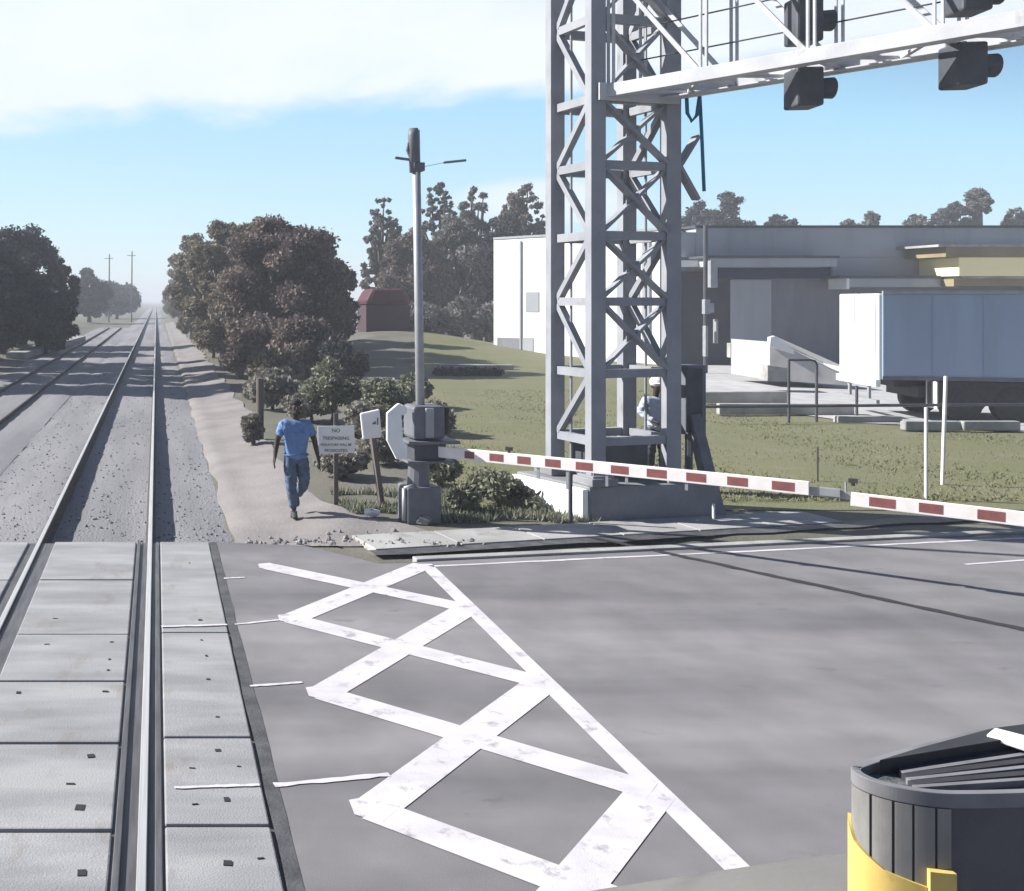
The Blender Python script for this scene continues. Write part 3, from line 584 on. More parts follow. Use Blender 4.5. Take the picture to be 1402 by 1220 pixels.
for i in range(nb + 1):
    s = .1 + bl * i
    for p in (f0, r0):
        k = MB(); q = p + tu * s
        for o_ in (-.04, .04): k.bar(q + tu * o_ + Vector((0, 0, zb + .075)), q + tu * o_ + Vector((0, 0, zt - .075)), .028, .05, side=tn)
        k.build('truss_post', M['truss'], br)
        if i < nb:
            k = MB(); q2 = p + tu * (s + bl); zz0, zz1 = zb + .08, zt - .08
            if i % 2 == 0: k.bar(q + tu * .07 + Vector((0, 0, zz1)), q2 - tu * .07 + Vector((0, 0, zz0)), .06, .06, side=tn)
            else: k.bar(q + tu * .07 + Vector((0, 0, zz1)), q2 - tu * .07 + Vector((0, 0, zz0)), .06, .06, side=tn)
            k.build('truss_diagonal', M['truss'], br)
    for z in (zb - .02, zt):
        k = MB(); k.bar(f0 + tu * s + tn * .057 + Vector((0, 0, z)), r0 + tu * s - tn * .057 + Vector((0, 0, z)), .07, .06); k.build('cross_bar', M['truss'], br)
        if i < nb:
            k = MB(); k.bar(f0 + tu * (s + .05) + tn * .06 + Vector((0, 0, z)), r0 + tu * (s + bl * .5) - tn * .06 + Vector((0, 0, z)), .06, .04); k.bar(r0 + tu * (s + bl * .5 + .06) - tn * .06 + Vector((0, 0, z)), f0 + tu * (s + bl - .05) + tn * .06 + Vector((0, 0, z)), .06, .04); k.build('brace', M['truss'], br)
k = MB()
for z in (7.05, 7.55):
    k.tube([r0 + tu * .1 - tn * .12 + Vector((0, 0, z)), r0 + tu * TL - tn * .12 + Vector((0, 0, z))], .012, 6)
k.build('handrail', M['darksteel'], br)
k = MB(); k.frame((pN + legs['R']) / 2 + Vector((0, 0, zb - .02)) + uu * .13, vv * .72, uu * .02, Vector((0, 0, .13))); k.build('end_plate', M['truss'], br)
k = MB(); k.tube([P(940, 132, 15.2), P(941, 155, 15.25), P(947, 166, 15.25), P(954, 158, 15.25), P(958, 130, 15.2)], .028, 8, caps=True); k.tube([P(958, 130, 15.25), P(961, 190, 15.35), P(964, 262, 15.4)], .026, 8)
tag(k.build('cable', M['cable'], smooth=True), 'teal cable looping below the truss and hanging beside the tower', 'cable')
# concrete footing
fa = Vector((6.50, 14.78, 0)); fv = Vector((.985, .165, 0)); fu = Vector((-.40, .92, 0)).normalized()
ft = thing('tower_footing', 'heavy concrete block under the lattice tower, sunlight on its end painted in white', 'footing', fa)
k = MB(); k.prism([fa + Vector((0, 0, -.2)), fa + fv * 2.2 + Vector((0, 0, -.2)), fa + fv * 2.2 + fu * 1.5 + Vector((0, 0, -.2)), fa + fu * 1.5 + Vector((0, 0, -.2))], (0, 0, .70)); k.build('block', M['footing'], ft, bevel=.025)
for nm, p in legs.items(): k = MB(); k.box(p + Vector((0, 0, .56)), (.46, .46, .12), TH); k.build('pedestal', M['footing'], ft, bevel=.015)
k = MB(); k.prism([fa - fv * .10 + fu * .02 + Vector((0, 0, -.2)), fa - fv * .004 + fu * .02 + Vector((0, 0, -.2)), fa - fv * .004 + fu * 1.48 + Vector((0, 0, -.2)), fa - fv * .16 + fu * 1.48 + Vector((0, 0, -.2))], (0, 0, .66)); k.build('painted_sunlit_end', M['whitewall'], ft, bevel=.02)  # white slab paints sunlight on the end; the block's concrete is darkened as shade
k = MB(); k.box((fa + fv * 1.0 + fu * .75) + Vector((0, 0, .80)), (.95, .55, .60), .16); k.box((fa + fv * 1.0 + fu * .47) + Vector((0, 0, .86)), (.7, .02, .35), .16); tag(k.build('relay_box', M['darksteel'], bevel=.02), 'dark squat relay box between the tower legs on the footing', 'relay box')
# signals under and in the truss
def signal(s, zc, side, label, hgt_=.52, up=False):
    c = f0 + tn * (.49 + side) + tu * s + Vector((0, 0, zc)); t = thing('traffic_signal', label, 'traffic signal', c, 'dark signal heads on the truss')
    ax = Vector((1, -.12, 0)).normalized(); pr = Vector((.12, 1, 0)).normalized()
    k = MB(); k.frame(c, ax * .17, pr * .19, Vector((0, 0, hgt_ / 2))); k.build('housing', M['darksteel'], t, bevel=.03)
    k = MB(); k.tube([c + ax * .171 + Vector((0, 0, -.0)), c + ax * .36], [.135, .145], 16, caps=False); k.build('visor', M['darksteel'], t, smooth=True)
    k = MB(); k.tube([c + ax * .172, c + ax * .18], .125, 16); k.build('lens', M['black'], t)
    if not up: k = MB(); k.tube([c + Vector((0, 0, hgt_ / 2 - .01)), Vector((c.x, c.y, zb - .02))], .04, 8); k.build('hanger', M['steel'], t)
    return t
def s_at(px, off):
    q = f0 + tn * (.49 + off); r = (px - CX) / F; return (r * q.y - q.x) / (tu.x - r * tu.y)
signal(s_at(1100, 0), 6.15, 0, 'dark hooded signal head hanging below the truss, nearer the tower')
signal(s_at(1318, .1), 6.15, .1, 'dark hooded signal head hanging below the truss, farther from the tower')
signal(s_at(1100, .25), 7.12, .25, 'dark signal head standing inside the truss above the first hanging one', .62, True)
signal(s_at(1325, .25), 7.06, .25, 'dark signal head inside the truss at the right edge of the photo', .5, True)
# control cabinet and sloping stay at the tower foot
c0 = P(941, 560, 15.7); cb = thing('control_cabinet', 'grey metal cabinet with pale side standing against the right tower leg', 'cabinet', (c0.x, c0.y, .5))
k = MB(); k.box((c0.x + .05, c0.y + .05, 1.72), (.36, .34, 1.1), TH); k.build('body', M['mech'], cb, bevel=.02)
k = MB(); k.box((c0.x + .03, c0.y - .14, 1.72), (.30, .02, 1.0), TH); k.build('door', M['darksteel'], cb)
k = MB(); k.tube([(c0.x + .05, c0.y + .05, .48), (c0.x + .05, c0.y + .05, 1.18)], .06, 8); k.build('leg', M['mech'], cb)
st = MB(); st.bar(P(948, 568, 15.6), P(982, 705, 15.2), .16, .22, side=(0, 1, 0)); tag(st.build('stay_plate', M['mech'], bevel=.01), 'sloping grey steel stay leaning against the right tower leg', 'stay')

# ------------------------------------------------------------------ crossing gate
mx, my = 3.93, 14.86
gt = thing('crossing_gate', 'lowered level crossing gate with tall mast and red and white arm', 'crossing gate', (mx, my, 0))
k = MB(); k.box((mx + .03, my, .24), (.52, .46, .56), .1); k.build('base', M['mech'], gt, bevel=.03)
k = MB(); k.tube([(mx + .02, my, .5), (mx + .03, my, 1.05)], [.17, .15], 14); k.build('pedestal', M['mech'], gt, smooth=False)
k = MB(); k.tube([(mx + .06, my - .02, .5), (mx + .02, my - .02, 3.2), (mx - .02, my, 5.86)], [.068, .064, .06], 16); k.build('mast', M['galv'], gt, smooth=True)
k = MB(); k.tube([(mx - .24, my - .19, .02), (mx - .24, my - .19, .5)], .035, 10); k.tube([(mx - .24, my - .19, .5), (mx - .1, my - .19, .54)], .03, 8); k.build('conduit', M['galv'], gt, smooth=True)
k = MB(); k.box((mx + .1, my - .02, 1.48), (.50, .44, .50), .12); k.build('mechanism_box', M['mech'], gt, bevel=.05)
k = MB(); k.box((mx + .12, my - .25, 1.48), (.13, .05, .44), .12); k.build('cover_strip', M['galv'], gt, bevel=.015)
k = MB(); k.box((mx + .38, my + .02, 1.50), (.06, .40, .40), .12); k.build('side_plate', M['black'], gt, bevel=.01)
k = MB(); k.box((mx + .16, my - .06, 1.19), (.78, .5, .045), .12); k.box((mx + .12, my - .06, .90), (.72, .46, .035), .12); k.build('shelf', M['mech'], gt, bevel=.01)
k = MB(); k.box((mx + .12, my - .04, 1.045), (.5, .36, .25), .12); k.build('motor_box', M['darksteel'], gt, bevel=.02)
k = MB(); yq = my - .34
poly = [P(530, 566, yq), P(545, 553, yq), P(549, 553, yq), P(552, 605, yq), P(558, 609, yq), P(558, 629, yq), P(543, 629, yq), P(530, 603, yq)]
k.prism(poly, (0, .07, 0)); k.build('counterweight_arm', M['plate'], gt, bevel=.008)
k = MB(); k.tube([(X(551, yq), yq + .01, Zt(562, yq)), (X(551, yq), yq + .16, Zt(562, yq))], .075, 14); k.build('counterweight', M['plate'], gt, bevel=.01)
ad = Vector((.785, -.62, 0)).normalized(); an = Vector((ad.y, -ad.x, 0)); a0 = Vector((4.2, 14.68, 1.045))
def t_at(px): r = (px - CX) / F; return (r * a0.y - a0.x) / (ad.x - r * ad.y)
def apt(t, drop=0.0): return a0 + ad * t + Vector((0, 0, -drop))
arm = MB(); t1, t2 = t_at(1108), t_at(1165)
arm.bar(apt(-.1), apt(t1), .05, .165); arm_o = arm.build('gate_arm', M['gatewhite'], gt, bevel=.006)
k = MB(); t3 = t_at(1402) + 1.6; k.bar(apt(t2, .075), apt(t3, .13), .045, .16); a2 = k.build('gate_arm', M['gatewhite'], gt, bevel=.006)
dz2 = lambda t: .075 + (t - t2) / (t3 - t2) * .055
for x0, x1 in ((637, 650), (671, 690), (709, 727), (747, 768), (789, 812), (837, 861), (886, 913), (940, 967), (996, 1024), (1057, 1088), (1190, 1226), (1258, 1291), (1338, 1376)):
    ta, tb = t_at(x0), t_at(x1); s2 = ta > t2; k = MB(); da, db = (dz2(ta), dz2(tb)) if s2 else (0, 0)
    k.bar(apt(ta, da), apt(tb, db), .056 if not s2 else .051, .105); k.build('red_stripe', M['gatered'], a2 if s2 else arm_o)
k = MB(); k.bar(apt(t1 - .12, .03) - an * .035, apt(t2 + .12, .05) - an * .035, .012, .10); k.box(apt((t1 + t2) / 2, .02), (.2, .07, .09), math.atan2(ad.y, ad.x)); k.tube([apt(t2 - .05, .02), apt(t2 - .05, -.12)], .012, 6); k.build('arm_joint', M['galv'], gt)
for px in (697, 1168):
    t_ = t_at(px); k = MB(); k.tube([apt(t_, -.08), apt(t_, -.12)], .02, 8); k.box(apt(t_, -.14), (.09, .05, .05), math.atan2(ad.y, ad.x)); k.build('arm_lamp', M['black'], gt)
for px, l in ((737, .16), (777, .26), (831, .16), (858, .1), (940, .1)):
    t_ = t_at(px); k = MB(); k.bar(apt(t_, .08), apt(t_, .08 + l), .02, .035, side=ad); k.build('hanging_strap', M['galv'], gt)
# mast head fittings
k = MB(); k.tube([P(566, 176, my), P(566, 186, my), P(568, 236, my)], [.07, .085, .08], 14); k.build('mast_cap', M['mech'], gt, smooth=True)
k = MB(); k.box(P(572, 229, my), (.17, .16, .13), .1); k.tube([P(560, 195, my), P(558, 205, my), P(562, 215, my)], .03, 8); k.build('clamp', M['mech'], gt, bevel=.01)
k = MB(); k.tube([P(541, 216, my), P(563, 219, my)], .022, 6); k.tube([P(572, 230, my), P(606, 223, my), P(608, 222.6, my)], [.004, .004, .018], 6); k.tube([P(608, 222.6, my), P(638, 219.5, my)], .02, 6); k.build('cross_rod', M['mech'], gt)

# white square plate on a leaning post, notice sign, stumps
q = G(524, 694); pl = thing('square_sign', 'blank white rounded square plate on a leaning dark post beside the gate', 'sign', q)
k = MB(); k.bar(q + Vector((0, 0, -.1)), P(509, 590, 15.6), .07, .17, side=(0, 1, 0)); k.build('post', M['wood'], pl)
k = MB(); D_ = 15.45; k.prism([P(493, 566, D_), P(520, 560, D_), P(523, 599, D_), P(497, 602, D_)], (0, .05, 0)); k.build('plate', M['plate'], pl, bevel=.035)
k = MB(); k.prism([P(509, 581, D_ - .012), P(514, 576.5, D_ - .012), P(515, 581, D_ - .012)], (0, .01, 0)); k.prism([P(516.5, 572, D_ - .012), P(518, 572, D_ - .012), P(518, 582, D_ - .012), P(516.5, 582, D_ - .012)], (0, .01, 0)); k.build('mark', M['mech'], pl)
q = G(460, 690); D_ = q.y - .04; ns = thing('notice_sign', 'white rectangular notice board with lettering on a thin dark post', 'sign', q)
k = MB(); k.box((q.x, q.y, .72), (.07, .045, 1.5)); k.build('post', M['wood'], ns)
k = MB(); k.prism([P(435, 584, D_), P(485, 582, D_), P(486, 620, D_), P(436, 622, D_)], (0, .012, 0)); bd = k.build('board', M['plate'], ns, bevel=.003)
for txt, py, size in (('NO', 592, .085), ('TRESPASSING', 602, .072), ('VIOLATORS WILL BE', 610.5, .055), ('PROSECUTED', 618.5, .06)):
    cu = bpy.data.curves.new('lettering', 'FONT'); cu.body = txt; cu.align_x = 'CENTER'; cu.size = size; cu.extrude = .001; cu.offset = .0004
    tmp = bpy.data.objects.new('lettering_curve', cu); COL.objects.link(tmp); dg = bpy.context.evaluated_depsgraph_get(); dg.update(); me = bpy.data.meshes.new_from_object(tmp.evaluated_get(dg)); bpy.data.objects.remove(tmp)
    p = P(460, py, D_ - .004); me.transform(Matrix.Translation(p - wloc(bd)) @ Matrix.Rotation(R(90), 4, 'X')); me.materials.clear(); me.materials.append(M['ink']); o = bpy.data.objects.new('lettering', me); COL.objects.link(o); o.parent = bd
def post(px, py_top, py_base, r, m, label, cat='post', lean=0.0, name='post', parts=None):
    q = G(px, py_base); t = MB(); m = M['gatewhite'] if 'white post' in label else m; top = P(px + lean, py_top, q.y); t.tube([q + Vector((0, 0, -.1)), q.lerp(top, .5), top], r, 12); return tag(t.build(name, m, smooth=False), label, cat)
post(356, 518, 600, .09, M['wood'], 'dark weathered wooden stump post beside the path behind the man')
post(1268, 558, 682, .026, M['galv'], 'shorter thin white post in the grass')
post(1290, 515, 664, .03, M['galv'], 'taller white post leaning in the grass', lean=5)
post(781, 628, 716, .03, M['darksteel'], 'thin dark stake in front of the footing corner')
post(977, 690, 712, .02, M['plate'], 'tiny white stub post beside the footing')
post(1119, 612, 660, .02, M['wood'], 'small dark twig stake in the grass beyond the arm joint')
# litter by the gate base
for px, py, s, lab in ((509, 706, .13, 'crumpled white plastic sheet on the weeds'), (520, 692, .05, 'small white scrap standing in the weeds'), (580, 716, .12, 'pale lump of rock at the foot of the gate base')):
    q = G(px, py); k = MB(); k.ball(q + Vector((0, 0, s * .3)), (s, s * .7, s * .5), 9)
    for i_, v_ in enumerate(k.v): k.v[i_] = v_ + Vector((random.uniform(-1, 1), random.uniform(-1, 1), random.uniform(-.6, .6))) * s * .22
    tag(k.build('rock' if 'rock' in lab else 'litter', M['plate'] if 'white' in lab else M['walk']), lab, 'rock' if 'rock' in lab else 'litter')

# ------------------------------------------------------------------ people
def skinned(name, vs, es, rad, m, parent, sub=2, root=0, scale=1.0):
    me = bpy.data.meshes.new(name); base = wloc(parent); me.from_pydata([tuple(Vector(p) * scale) for p in vs], es, [])
    o = bpy.data.objects.new(name, me); COL.objects.link(o); o.parent = parent
    md = o.modifiers.new('skin', 'SKIN'); md.use_smooth_shade = True
    for i, r in enumerate(rad):
        r = (r, r) if isinstance(r, (int, float)) else r; me.skin_vertices[0].data[i].radius = (r[0] * scale, r[1] * scale)
    for i in range(len(vs)): me.skin_vertices[0].data[i].use_root = (i == root)
    s = o.modifiers.new('sub', 'SUBSURF'); s.levels = sub; s.render_levels = sub
    dg = bpy.context.evaluated_depsgraph_get(); dg.update(); nm = bpy.data.meshes.new_from_object(o.evaluated_get(dg)); o.modifiers.clear(); o.data = nm; nm.materials.clear(); nm.materials.append(m)
    if name in ('shirt', 'trousers'):                                  # folds in the cloth
        from mathutils import noise as mn
        nm.update(); nr = [v.normal.copy() for v in nm.vertices]
        for v, q in zip(nm.vertices, nr):
            c = v.co; f_ = mn.noise(Vector((c.x * 9 + 3, c.y * 9, c.z * 22 + c.x * 8))) * .016 + mn.noise(Vector((c.x * 22, c.y * 20, c.z * 34))) * .007
            v.co = c + q * f_
    nm.polygons.foreach_set('use_smooth', [True] * len(nm.polygons)); nm.name = name
    return o
def figure(loc, label, J, mats, worker=False, rz=0.0, sc=1.0):
    t = thing('person', label, 'person', loc); t.rotation_euler = (0, 0, rz)
    vs = []; es = []; rad = []; ix = {}
    def vtx(n_, p, r, par=None):
        ix[n_] = len(vs); vs.append(p); rad.append(r)
        if par: es.append((ix[par], ix[n_]))
    vtx('pelvis', (0, .0, .97), (.135, .11)); vtx('waist', (0, 0, 1.12), (.135, .105), 'pelvis'); vtx('chest', (0, .012, 1.30), (.125, .085), 'waist'); vtx('neckb', (0, .035, 1.44), (.052, .046), 'chest'); vtx('neck', (0, .012, 1.545), (.054, .054), 'neckb')
    vtx('jaw', (0, -.015, 1.60), (.062, .074), 'neck'); vtx('skull', (0, -.005, 1.67), (.076, .092), 'jaw'); vtx('crown', (0, .005, 1.735), (.060, .074), 'skull')
    for s, n_ in ((-1, 'l'), (1, 'r')):
        vtx('sh' + n_, J['sh' + n_], .066, 'chest'); vtx('ua' + n_, Vector(J['sh' + n_]).lerp(Vector(J['el' + n_]), .5), .056, 'sh' + n_); vtx('el' + n_, J['el' + n_], .045, 'ua' + n_); vtx('fa' + n_, Vector(J['el' + n_]).lerp(Vector(J['wr' + n_]), .4), .043, 'el' + n_); vtx('wr' + n_, J['wr' + n_], .029, 'fa' + n_)
        w = Vector(J['wr' + n_]); d = (w - Vector(J['el' + n_])).normalized(); fwd = Vector((0, -1, 0)); fwd = (fwd - d * fwd.dot(d)).normalized(); sd = d.cross(fwd)
        vtx('pm' + n_, w + d * .055, (.022, .036), 'wr' + n_)
        for fi, (off, ln) in enumerate(((.030, .075), (.011, .088), (-.010, .082), (-.030, .062))):
            b0 = w + d * .10 + fwd * off; inw = Vector((-s, 0, 0)) * .012
            vtx(f'f{fi}a' + n_, b0, .0105, 'pm' + n_); vtx(f'f{fi}b' + n_, b0 + d * ln * .55 + inw * .6, .0095, f'f{fi}a' + n_); vtx(f'f{fi}c' + n_, b0 + d * ln + inw * 2.0, .008, f'f{fi}b' + n_)
        tb = w + d * .045 + fwd * .034; vtx('ta' + n_, tb, .012, 'pm' + n_); vtx('tb' + n_, tb + d * .035 + fwd * .018, .0105, 'ta' + n_); vtx('tc' + n_, tb + d * .062 + fwd * .02, .009, 'tb' + n_)
        vtx('hp' + n_, J['hp' + n_], .098, 'pelvis'); vtx('th' + n_, Vector(J['hp' + n_]).lerp(Vector(J['kn' + n_]), .5), .083, 'hp' + n_); vtx('kn' + n_, J['kn' + n_], .058, 'th' + n_); vtx('cf' + n_, Vector(J['kn' + n_]).lerp(Vector(J['an' + n_]), .35), .056, 'kn' + n_); vtx('an' + n_, J['an' + n_], .037, 'cf' + n_)
    skinned('body', vs, es, rad, mats['skin'], t, 2, 0, sc)
    V_ = lambda n_: Vector(vs[ix[n_]])
    # shirt with short sleeves
    sv = [(0, 0, .84), (0, 0, .97), (0, 0, 1.13), (0, 0, 1.32), (0, .012, 1.50)]; sr = [(.175, .14), (.182, .148), (.180, .148), (.180, .148), (.112, .100)]; se = [(0, 1), (1, 2), (2, 3), (3, 4)]
    for n_ in 'lr':
        i = len(sv); sv += [V_('sh' + n_), V_('ua' + n_), V_('ua' + n_).lerp(V_('el' + n_), .45)]; sr += [.086, .079, .082]; se += [(3, i), (i, i + 1), (i + 1, i + 2)]
        if worker: sv += [V_('el' + n_), V_('wr' + n_)]; sr += [.062, .044]; se += [(i + 2, i + 3), (i + 3, i + 4)]
    skinned('shirt', sv, se, sr, mats['shirt'], t, 3, 2, sc)
    jv = [(0, 0, 1.06), (0, 0, .95)]; jr = [(.160, .128), (.168, .132)]; je = [(0, 1)]
    for n_ in 'lr':
        i = len(jv); a = V_('an' + n_); kn = V_('kn' + n_); jv += [V_('hp' + n_) - Vector((0, 0, .05)), V_('th' + n_), kn, V_('cf' + n_), a.lerp(kn, .12)]; jr += [.122, .110, .086, .082, .068]; je += [(1, i), (i, i + 1), (i + 1, i + 2), (i + 2, i + 3), (i + 3, i + 4)]
    skinned('trousers', jv, je, jr, mats['trousers'], t, 3, 0, sc)
    for n_ in 'lr':
        a = V_('an' + n_); tp = Vector(J['to' + n_]); skinned('shoe', [a + Vector((0, .04, -.045)), a + Vector((0, .0, -.04)), a.lerp(tp, .6) + Vector((0, 0, -.012)), tp], [(0, 1), (1, 2), (2, 3)], [(.042, .042), (.05, .05), (.046, .036), (.038, .026)], mats['shoe'], t, 2, 1, sc)
    off = wloc(t)
    def loc_build(k, nm, m, **kw):
        k.v = [p * sc + off for p in k.v]; return k.build(nm, m, t, **kw)
    k = MB(); k.ball((0, -.108, 1.655), (.014, .02, .022), 8); k.ball((0, -.095, 1.617), (.026, .012, .008), 8)
    for s in (-1, 1): k.ball((s * .083, .005, 1.66), (.012, .022, .034), 8)
    loc_build(k, 'face', mats['skin'], smooth=True)
    k = MB()
    for s in (-1, 1): k.ball((s * .031, -.094, 1.676), (.011, .008, .007), 8)
    loc_build(k, 'eyes', mats['eye'], smooth=True)
    if worker:
        k = MB(); k.ball((0, 0, 1.735), (.115, .135, .10), 16); k.ball((0, -.06, 1.715), (.10, .13, .012), 14); loc_build(k, 'helmet', mats['hat'], smooth=True)
    else:
        k = MB(); k.ball((0, .018, 1.725), (.086, .100, .066), 16); loc_build(k, 'hair', mats['hair'], smooth=True)
        k = MB(); k.ball((0, -.045, 1.582), (.060, .062, .042), 12); loc_build(k, 'beard', mats['hair'], smooth=True)
    return t
J1 = dict(shl=(-.19, 0, 1.405), ell=(-.275, .03, 1.165), wrl=(-.315, -.02, .93), shr=(.19, 0, 1.405), elr=(.285, .03, 1.165), wrr=(.33, -.03, .92),
          hpl=(-.085, 0, .92), knl=(-.085, -.10, .51), anl=(-.03, -.06, .10), tol=(-.035, -.20, .03), hpr=(.085, 0, .92), knr=(.12, -.07, .52), anr=(.045, .26, .27), tor=(.055, .22, .12))
gz = 0.0
for _ in range(6): q = G(405, 709, gz); gz = hgt(q.x, q.y) + .018
figure(G(405, 709, gz), 'man in blue T-shirt and jeans walking beside the track', J1, dict(skin=M['skin'], shirt=M['shirt'], trousers=M['jeans'], shoe=M['shoe'], hair=M['hair'], eye=M['black']), sc=1.03)
J2 = dict(shl=(-.19, 0, 1.41), ell=(-.30, -.02, 1.20), wrl=(-.16, -.22, 1.08), shr=(.19, 0, 1.41), elr=(.30, -.02, 1.20), wrr=(.14, -.24, 1.06),
          hpl=(-.09, 0, .92), knl=(-.13, -.04, .50), anl=(-.13, .02, .10), tol=(-.14, -.13, .035), hpr=(.09, 0, .92), knr=(.10, -.05, .50), anr=(.11, .02, .10), tor=(.12, -.13, .035))
wk = figure((X(899, 17.2), 17.2, .14), 'person in white helmet standing half hidden behind the tower legs', J2, dict(skin=M['skin'], shirt=M['vest'], trousers=M['trousers'], shoe=M['shoe'], hair=M['hair'], hat=M['helmet'], eye=M['black']), worker=True)

# ------------------------------------------------------------------ background buildings
# white building
wa = Vector((X(676, 58), 58, -.2)); wd = Vector((.60, -.80, 0)); wn = Vector((.80, .60, 0)); Lw = 10.2
wb = thing('white_building', 'plain bright white flat roofed building behind the tower', 'building', wa)
k = MB(); k.prism([wa, wa + wd * Lw, wa + wd * Lw + wn * 12, wa + wn * 12], (0, 0, Zt(328, 58) + .2)); k.build('wall', M['whitewall'], wb)
k = MB(); zt_ = Zt(328, 58); k.prism([wa - wn * .05 + Vector((0, 0, zt_ + .2)), wa + wd * Lw - wn * .05 + Vector((0, 0, zt_ + .2)), wa + wd * Lw + wn * 12 + Vector((0, 0, zt_ + .2)), wa + wn * 12 + Vector((0, 0, zt_ + .2))], (0, 0, .12)); k.build('roof', M['fascia'], wb)
def onw(px): 
    r = (px - CX) / F; return (r * wa.y - wa.x) / (wd.x - r * wd.y)
def wrect(x0, x1, y0, y1, m, nm, pr=.03):
    t0, t1_ = onw(x0), onw(x1); D_ = (wa + wd * t0).y; k = MB(); a = wa + wd * t0 - wn * pr; c = wa + wd * t1_ - wn * pr; z0, z1 = Zt(y1, D_), Zt(y0, D_)
    k.prism([Vector((a.x, a.y, z0)), Vector((c.x, c.y, z0)), Vector((c.x, c.y, z1)), Vector((a.x, a.y, z1))], wn * (pr - .004)); return k.build(nm, m, wb)
wf = wrect(720, 738, 400, 427, M['fascia'], 'window'); wrect(681, 711, 462, 487, M['greywall'], 'door'); wrect(716, 730, 462, 487, M['fascia'], 'door')
wrect(712, 714, 330, 488, M['fascia'], 'downpipe', .08); wrect(880, 890, 330, 480, M['fascia'], 'downpipe', .08); wrect(858, 876, 395, 415, M['fascia'], 'window')
# grey warehouse
DB = 50.0; wh = thing('warehouse', 'long grey warehouse with flat roof, canopies and a yellow board', 'building', (X(1150, DB), DB, 0))
def wbox(x0, x1, y0, y1, D, dep, m, nm, parent=wh, bevel=0.0):
    k = MB(); a = P(x0, y1, D); c = P(x1, y0, D); k.box(((a.x + c.x) / 2, D + dep / 2, (a.z + c.z) / 2), (c.x - a.x, dep, c.z - a.z)); return k.build(nm, m, parent, bevel=bevel)
wbox(925, 1900, 352, 540, DB, 16, M['greywall'], 'wall')
wbox(953, 1900, 312, 352, DB - .5, 16.6, M['fascia'], 'fascia'); wbox(925, 952.5, 318, 352, DB - .5, 16.6, M['fascia'], 'fascia')
wbox(952, 1900, 308.5, 311.8, DB - .62, 17, M['darksteel'], 'roof')
wbox(1140, 1900, 352.3, 388, DB - .48, .46, M['fascia'], 'fascia')
c_ = wbox(972, 1146, 353.5, 365, DB - 2.2, 1.68, M['fascia'], 'canopy'); wbox(968, 1150, 350, 353.2, DB - 2.3, 1.78, M['darksteel'], 'canopy_edge', c_); wbox(985, 1140, 365.3, 381, DB - .35, .34, M['navy'], 'signboard')
wbox(1150, 1312, 377.5, 381, DB - 1.9, 1.4, M['darksteel'], 'canopy_edge'); wbox(1163, 1312, 381.2, 393, DB - 1.8, 1.3, M['fascia'], 'canopy'); wbox(1159, 1163, 381.2, 396, DB - 1.82, 1.3, M['plate'], 'canopy_end')
wbox(1000, 1056, 383, 500, DB - .12, .11, M['fascia'], 'loading_door'); wbox(930, 999, 372, 500, DB - .10, .095, M['darkwall'], 'loading_door')
wbox(925, 966, 356.5, 365, DB - 1.2, .69, M['plate'], 'ledge')
yb = wbox(1313, 1900, 352, 378, DB - 3.0, 2.5, M['yellow'], 'yellow_board', bevel=.03); wbox(1295, 1900, 338, 351.6, DB - 3.1, 2.6, M['brown'], 'board_trim', yb); wbox(1285, 1900, 334.6, 337.8, DB - 3.2, 2.7, M['walk'], 'board_cap', yb); wbox(1316, 1900, 378.4, 381.5, DB - 2.9, 2.4, M['walk'], 'board_trim', yb); wbox(1306, 1900, 382, 392, DB - 2.6, 2.0, M['brown'], 'board_trim', yb)
# slim pole with boxes in front of the warehouse
up_ = thing('utility_pole', 'slim dark pole with pale boxes standing before the warehouse', 'pole', (X(966, 44), 44, 0))
k = MB(); k.tube([(X(966, 44), 44, -.2), (X(966, 44), 44, Zt(308, 44))], .09, 10); k.build('shaft', M['darksteel'], up_)
for px, y0, y1, w in ((974, 357, 394, .32), (965, 410, 430, .25), (971, 415, 428, .2), (964, 446, 488, .12), (978, 437, 470, .1)):
    k = MB(); k.box((X(px, 43.8), 43.7, (Zt(y0, 43.8) + Zt(y1, 43.8)) / 2), (w, .25, Zt(y0, 43.8) - Zt(y1, 43.8))); k.build('box', M['galv'], up_, bevel=.02)
# yard pavement, low walls and ramp
k = MB(); k.sheet([(X(700, 36), 36, -.005), (34, 24.3, -.005), (80, 24.3, -.005), (80, 50, -.005), (X(930, 50), 50, -.005)]);
k = MB(); vs = [(24.0, 22.6, .045), (80, 20.5, .045), (90, 49.9, .045), (X(930, 50), 49.9, .045), (X(960, 33), 33.0, .045), (X(1080, 28.5), 28.5, .045), (X(1180, 26.2), 26.2, .045)]
k.sheet(vs); kind(k.build('yard', M['concrete']), 'structure')
def lowwall(x0, y0t, y0b, x1, y1t, y1b, D0, D1, th, m, label, name='low_wall', cat='low wall'):
    k = MB(); k.prism([P(x0, y0b, D0), P(x1, y1b, D1), P(x1, y1t, D1), P(x0, y0t, D0)], (.2 * th, th, 0)); return tag(k.build(name, m, bevel=.02), label, cat)
lowwall(966, 537, 552, 1078, 536, 552, 31, 31, .3, M['walk'], 'pale low concrete wall left of the pipe railing')
lowwall(985, 553, 568, 1170, 553, 568, 28, 28, .25, M['walk'], 'long low pale kerb wall below the pipe railing')
lowwall(1000, 470, 490, 1054, 470, 492, 40, 40, .4, M['walk'], 'white low wall before the loading door')
lowwall(1051, 500, 522, 1080, 504, 522, 35, 35, .8, M['walk'], 'short white concrete block left of the railing posts')
rp_ = thing('loading_ramp', 'concrete loading ramp with white parapet sloping down to the trailer', 'ramp', (X(1100, 37), 37, 0))
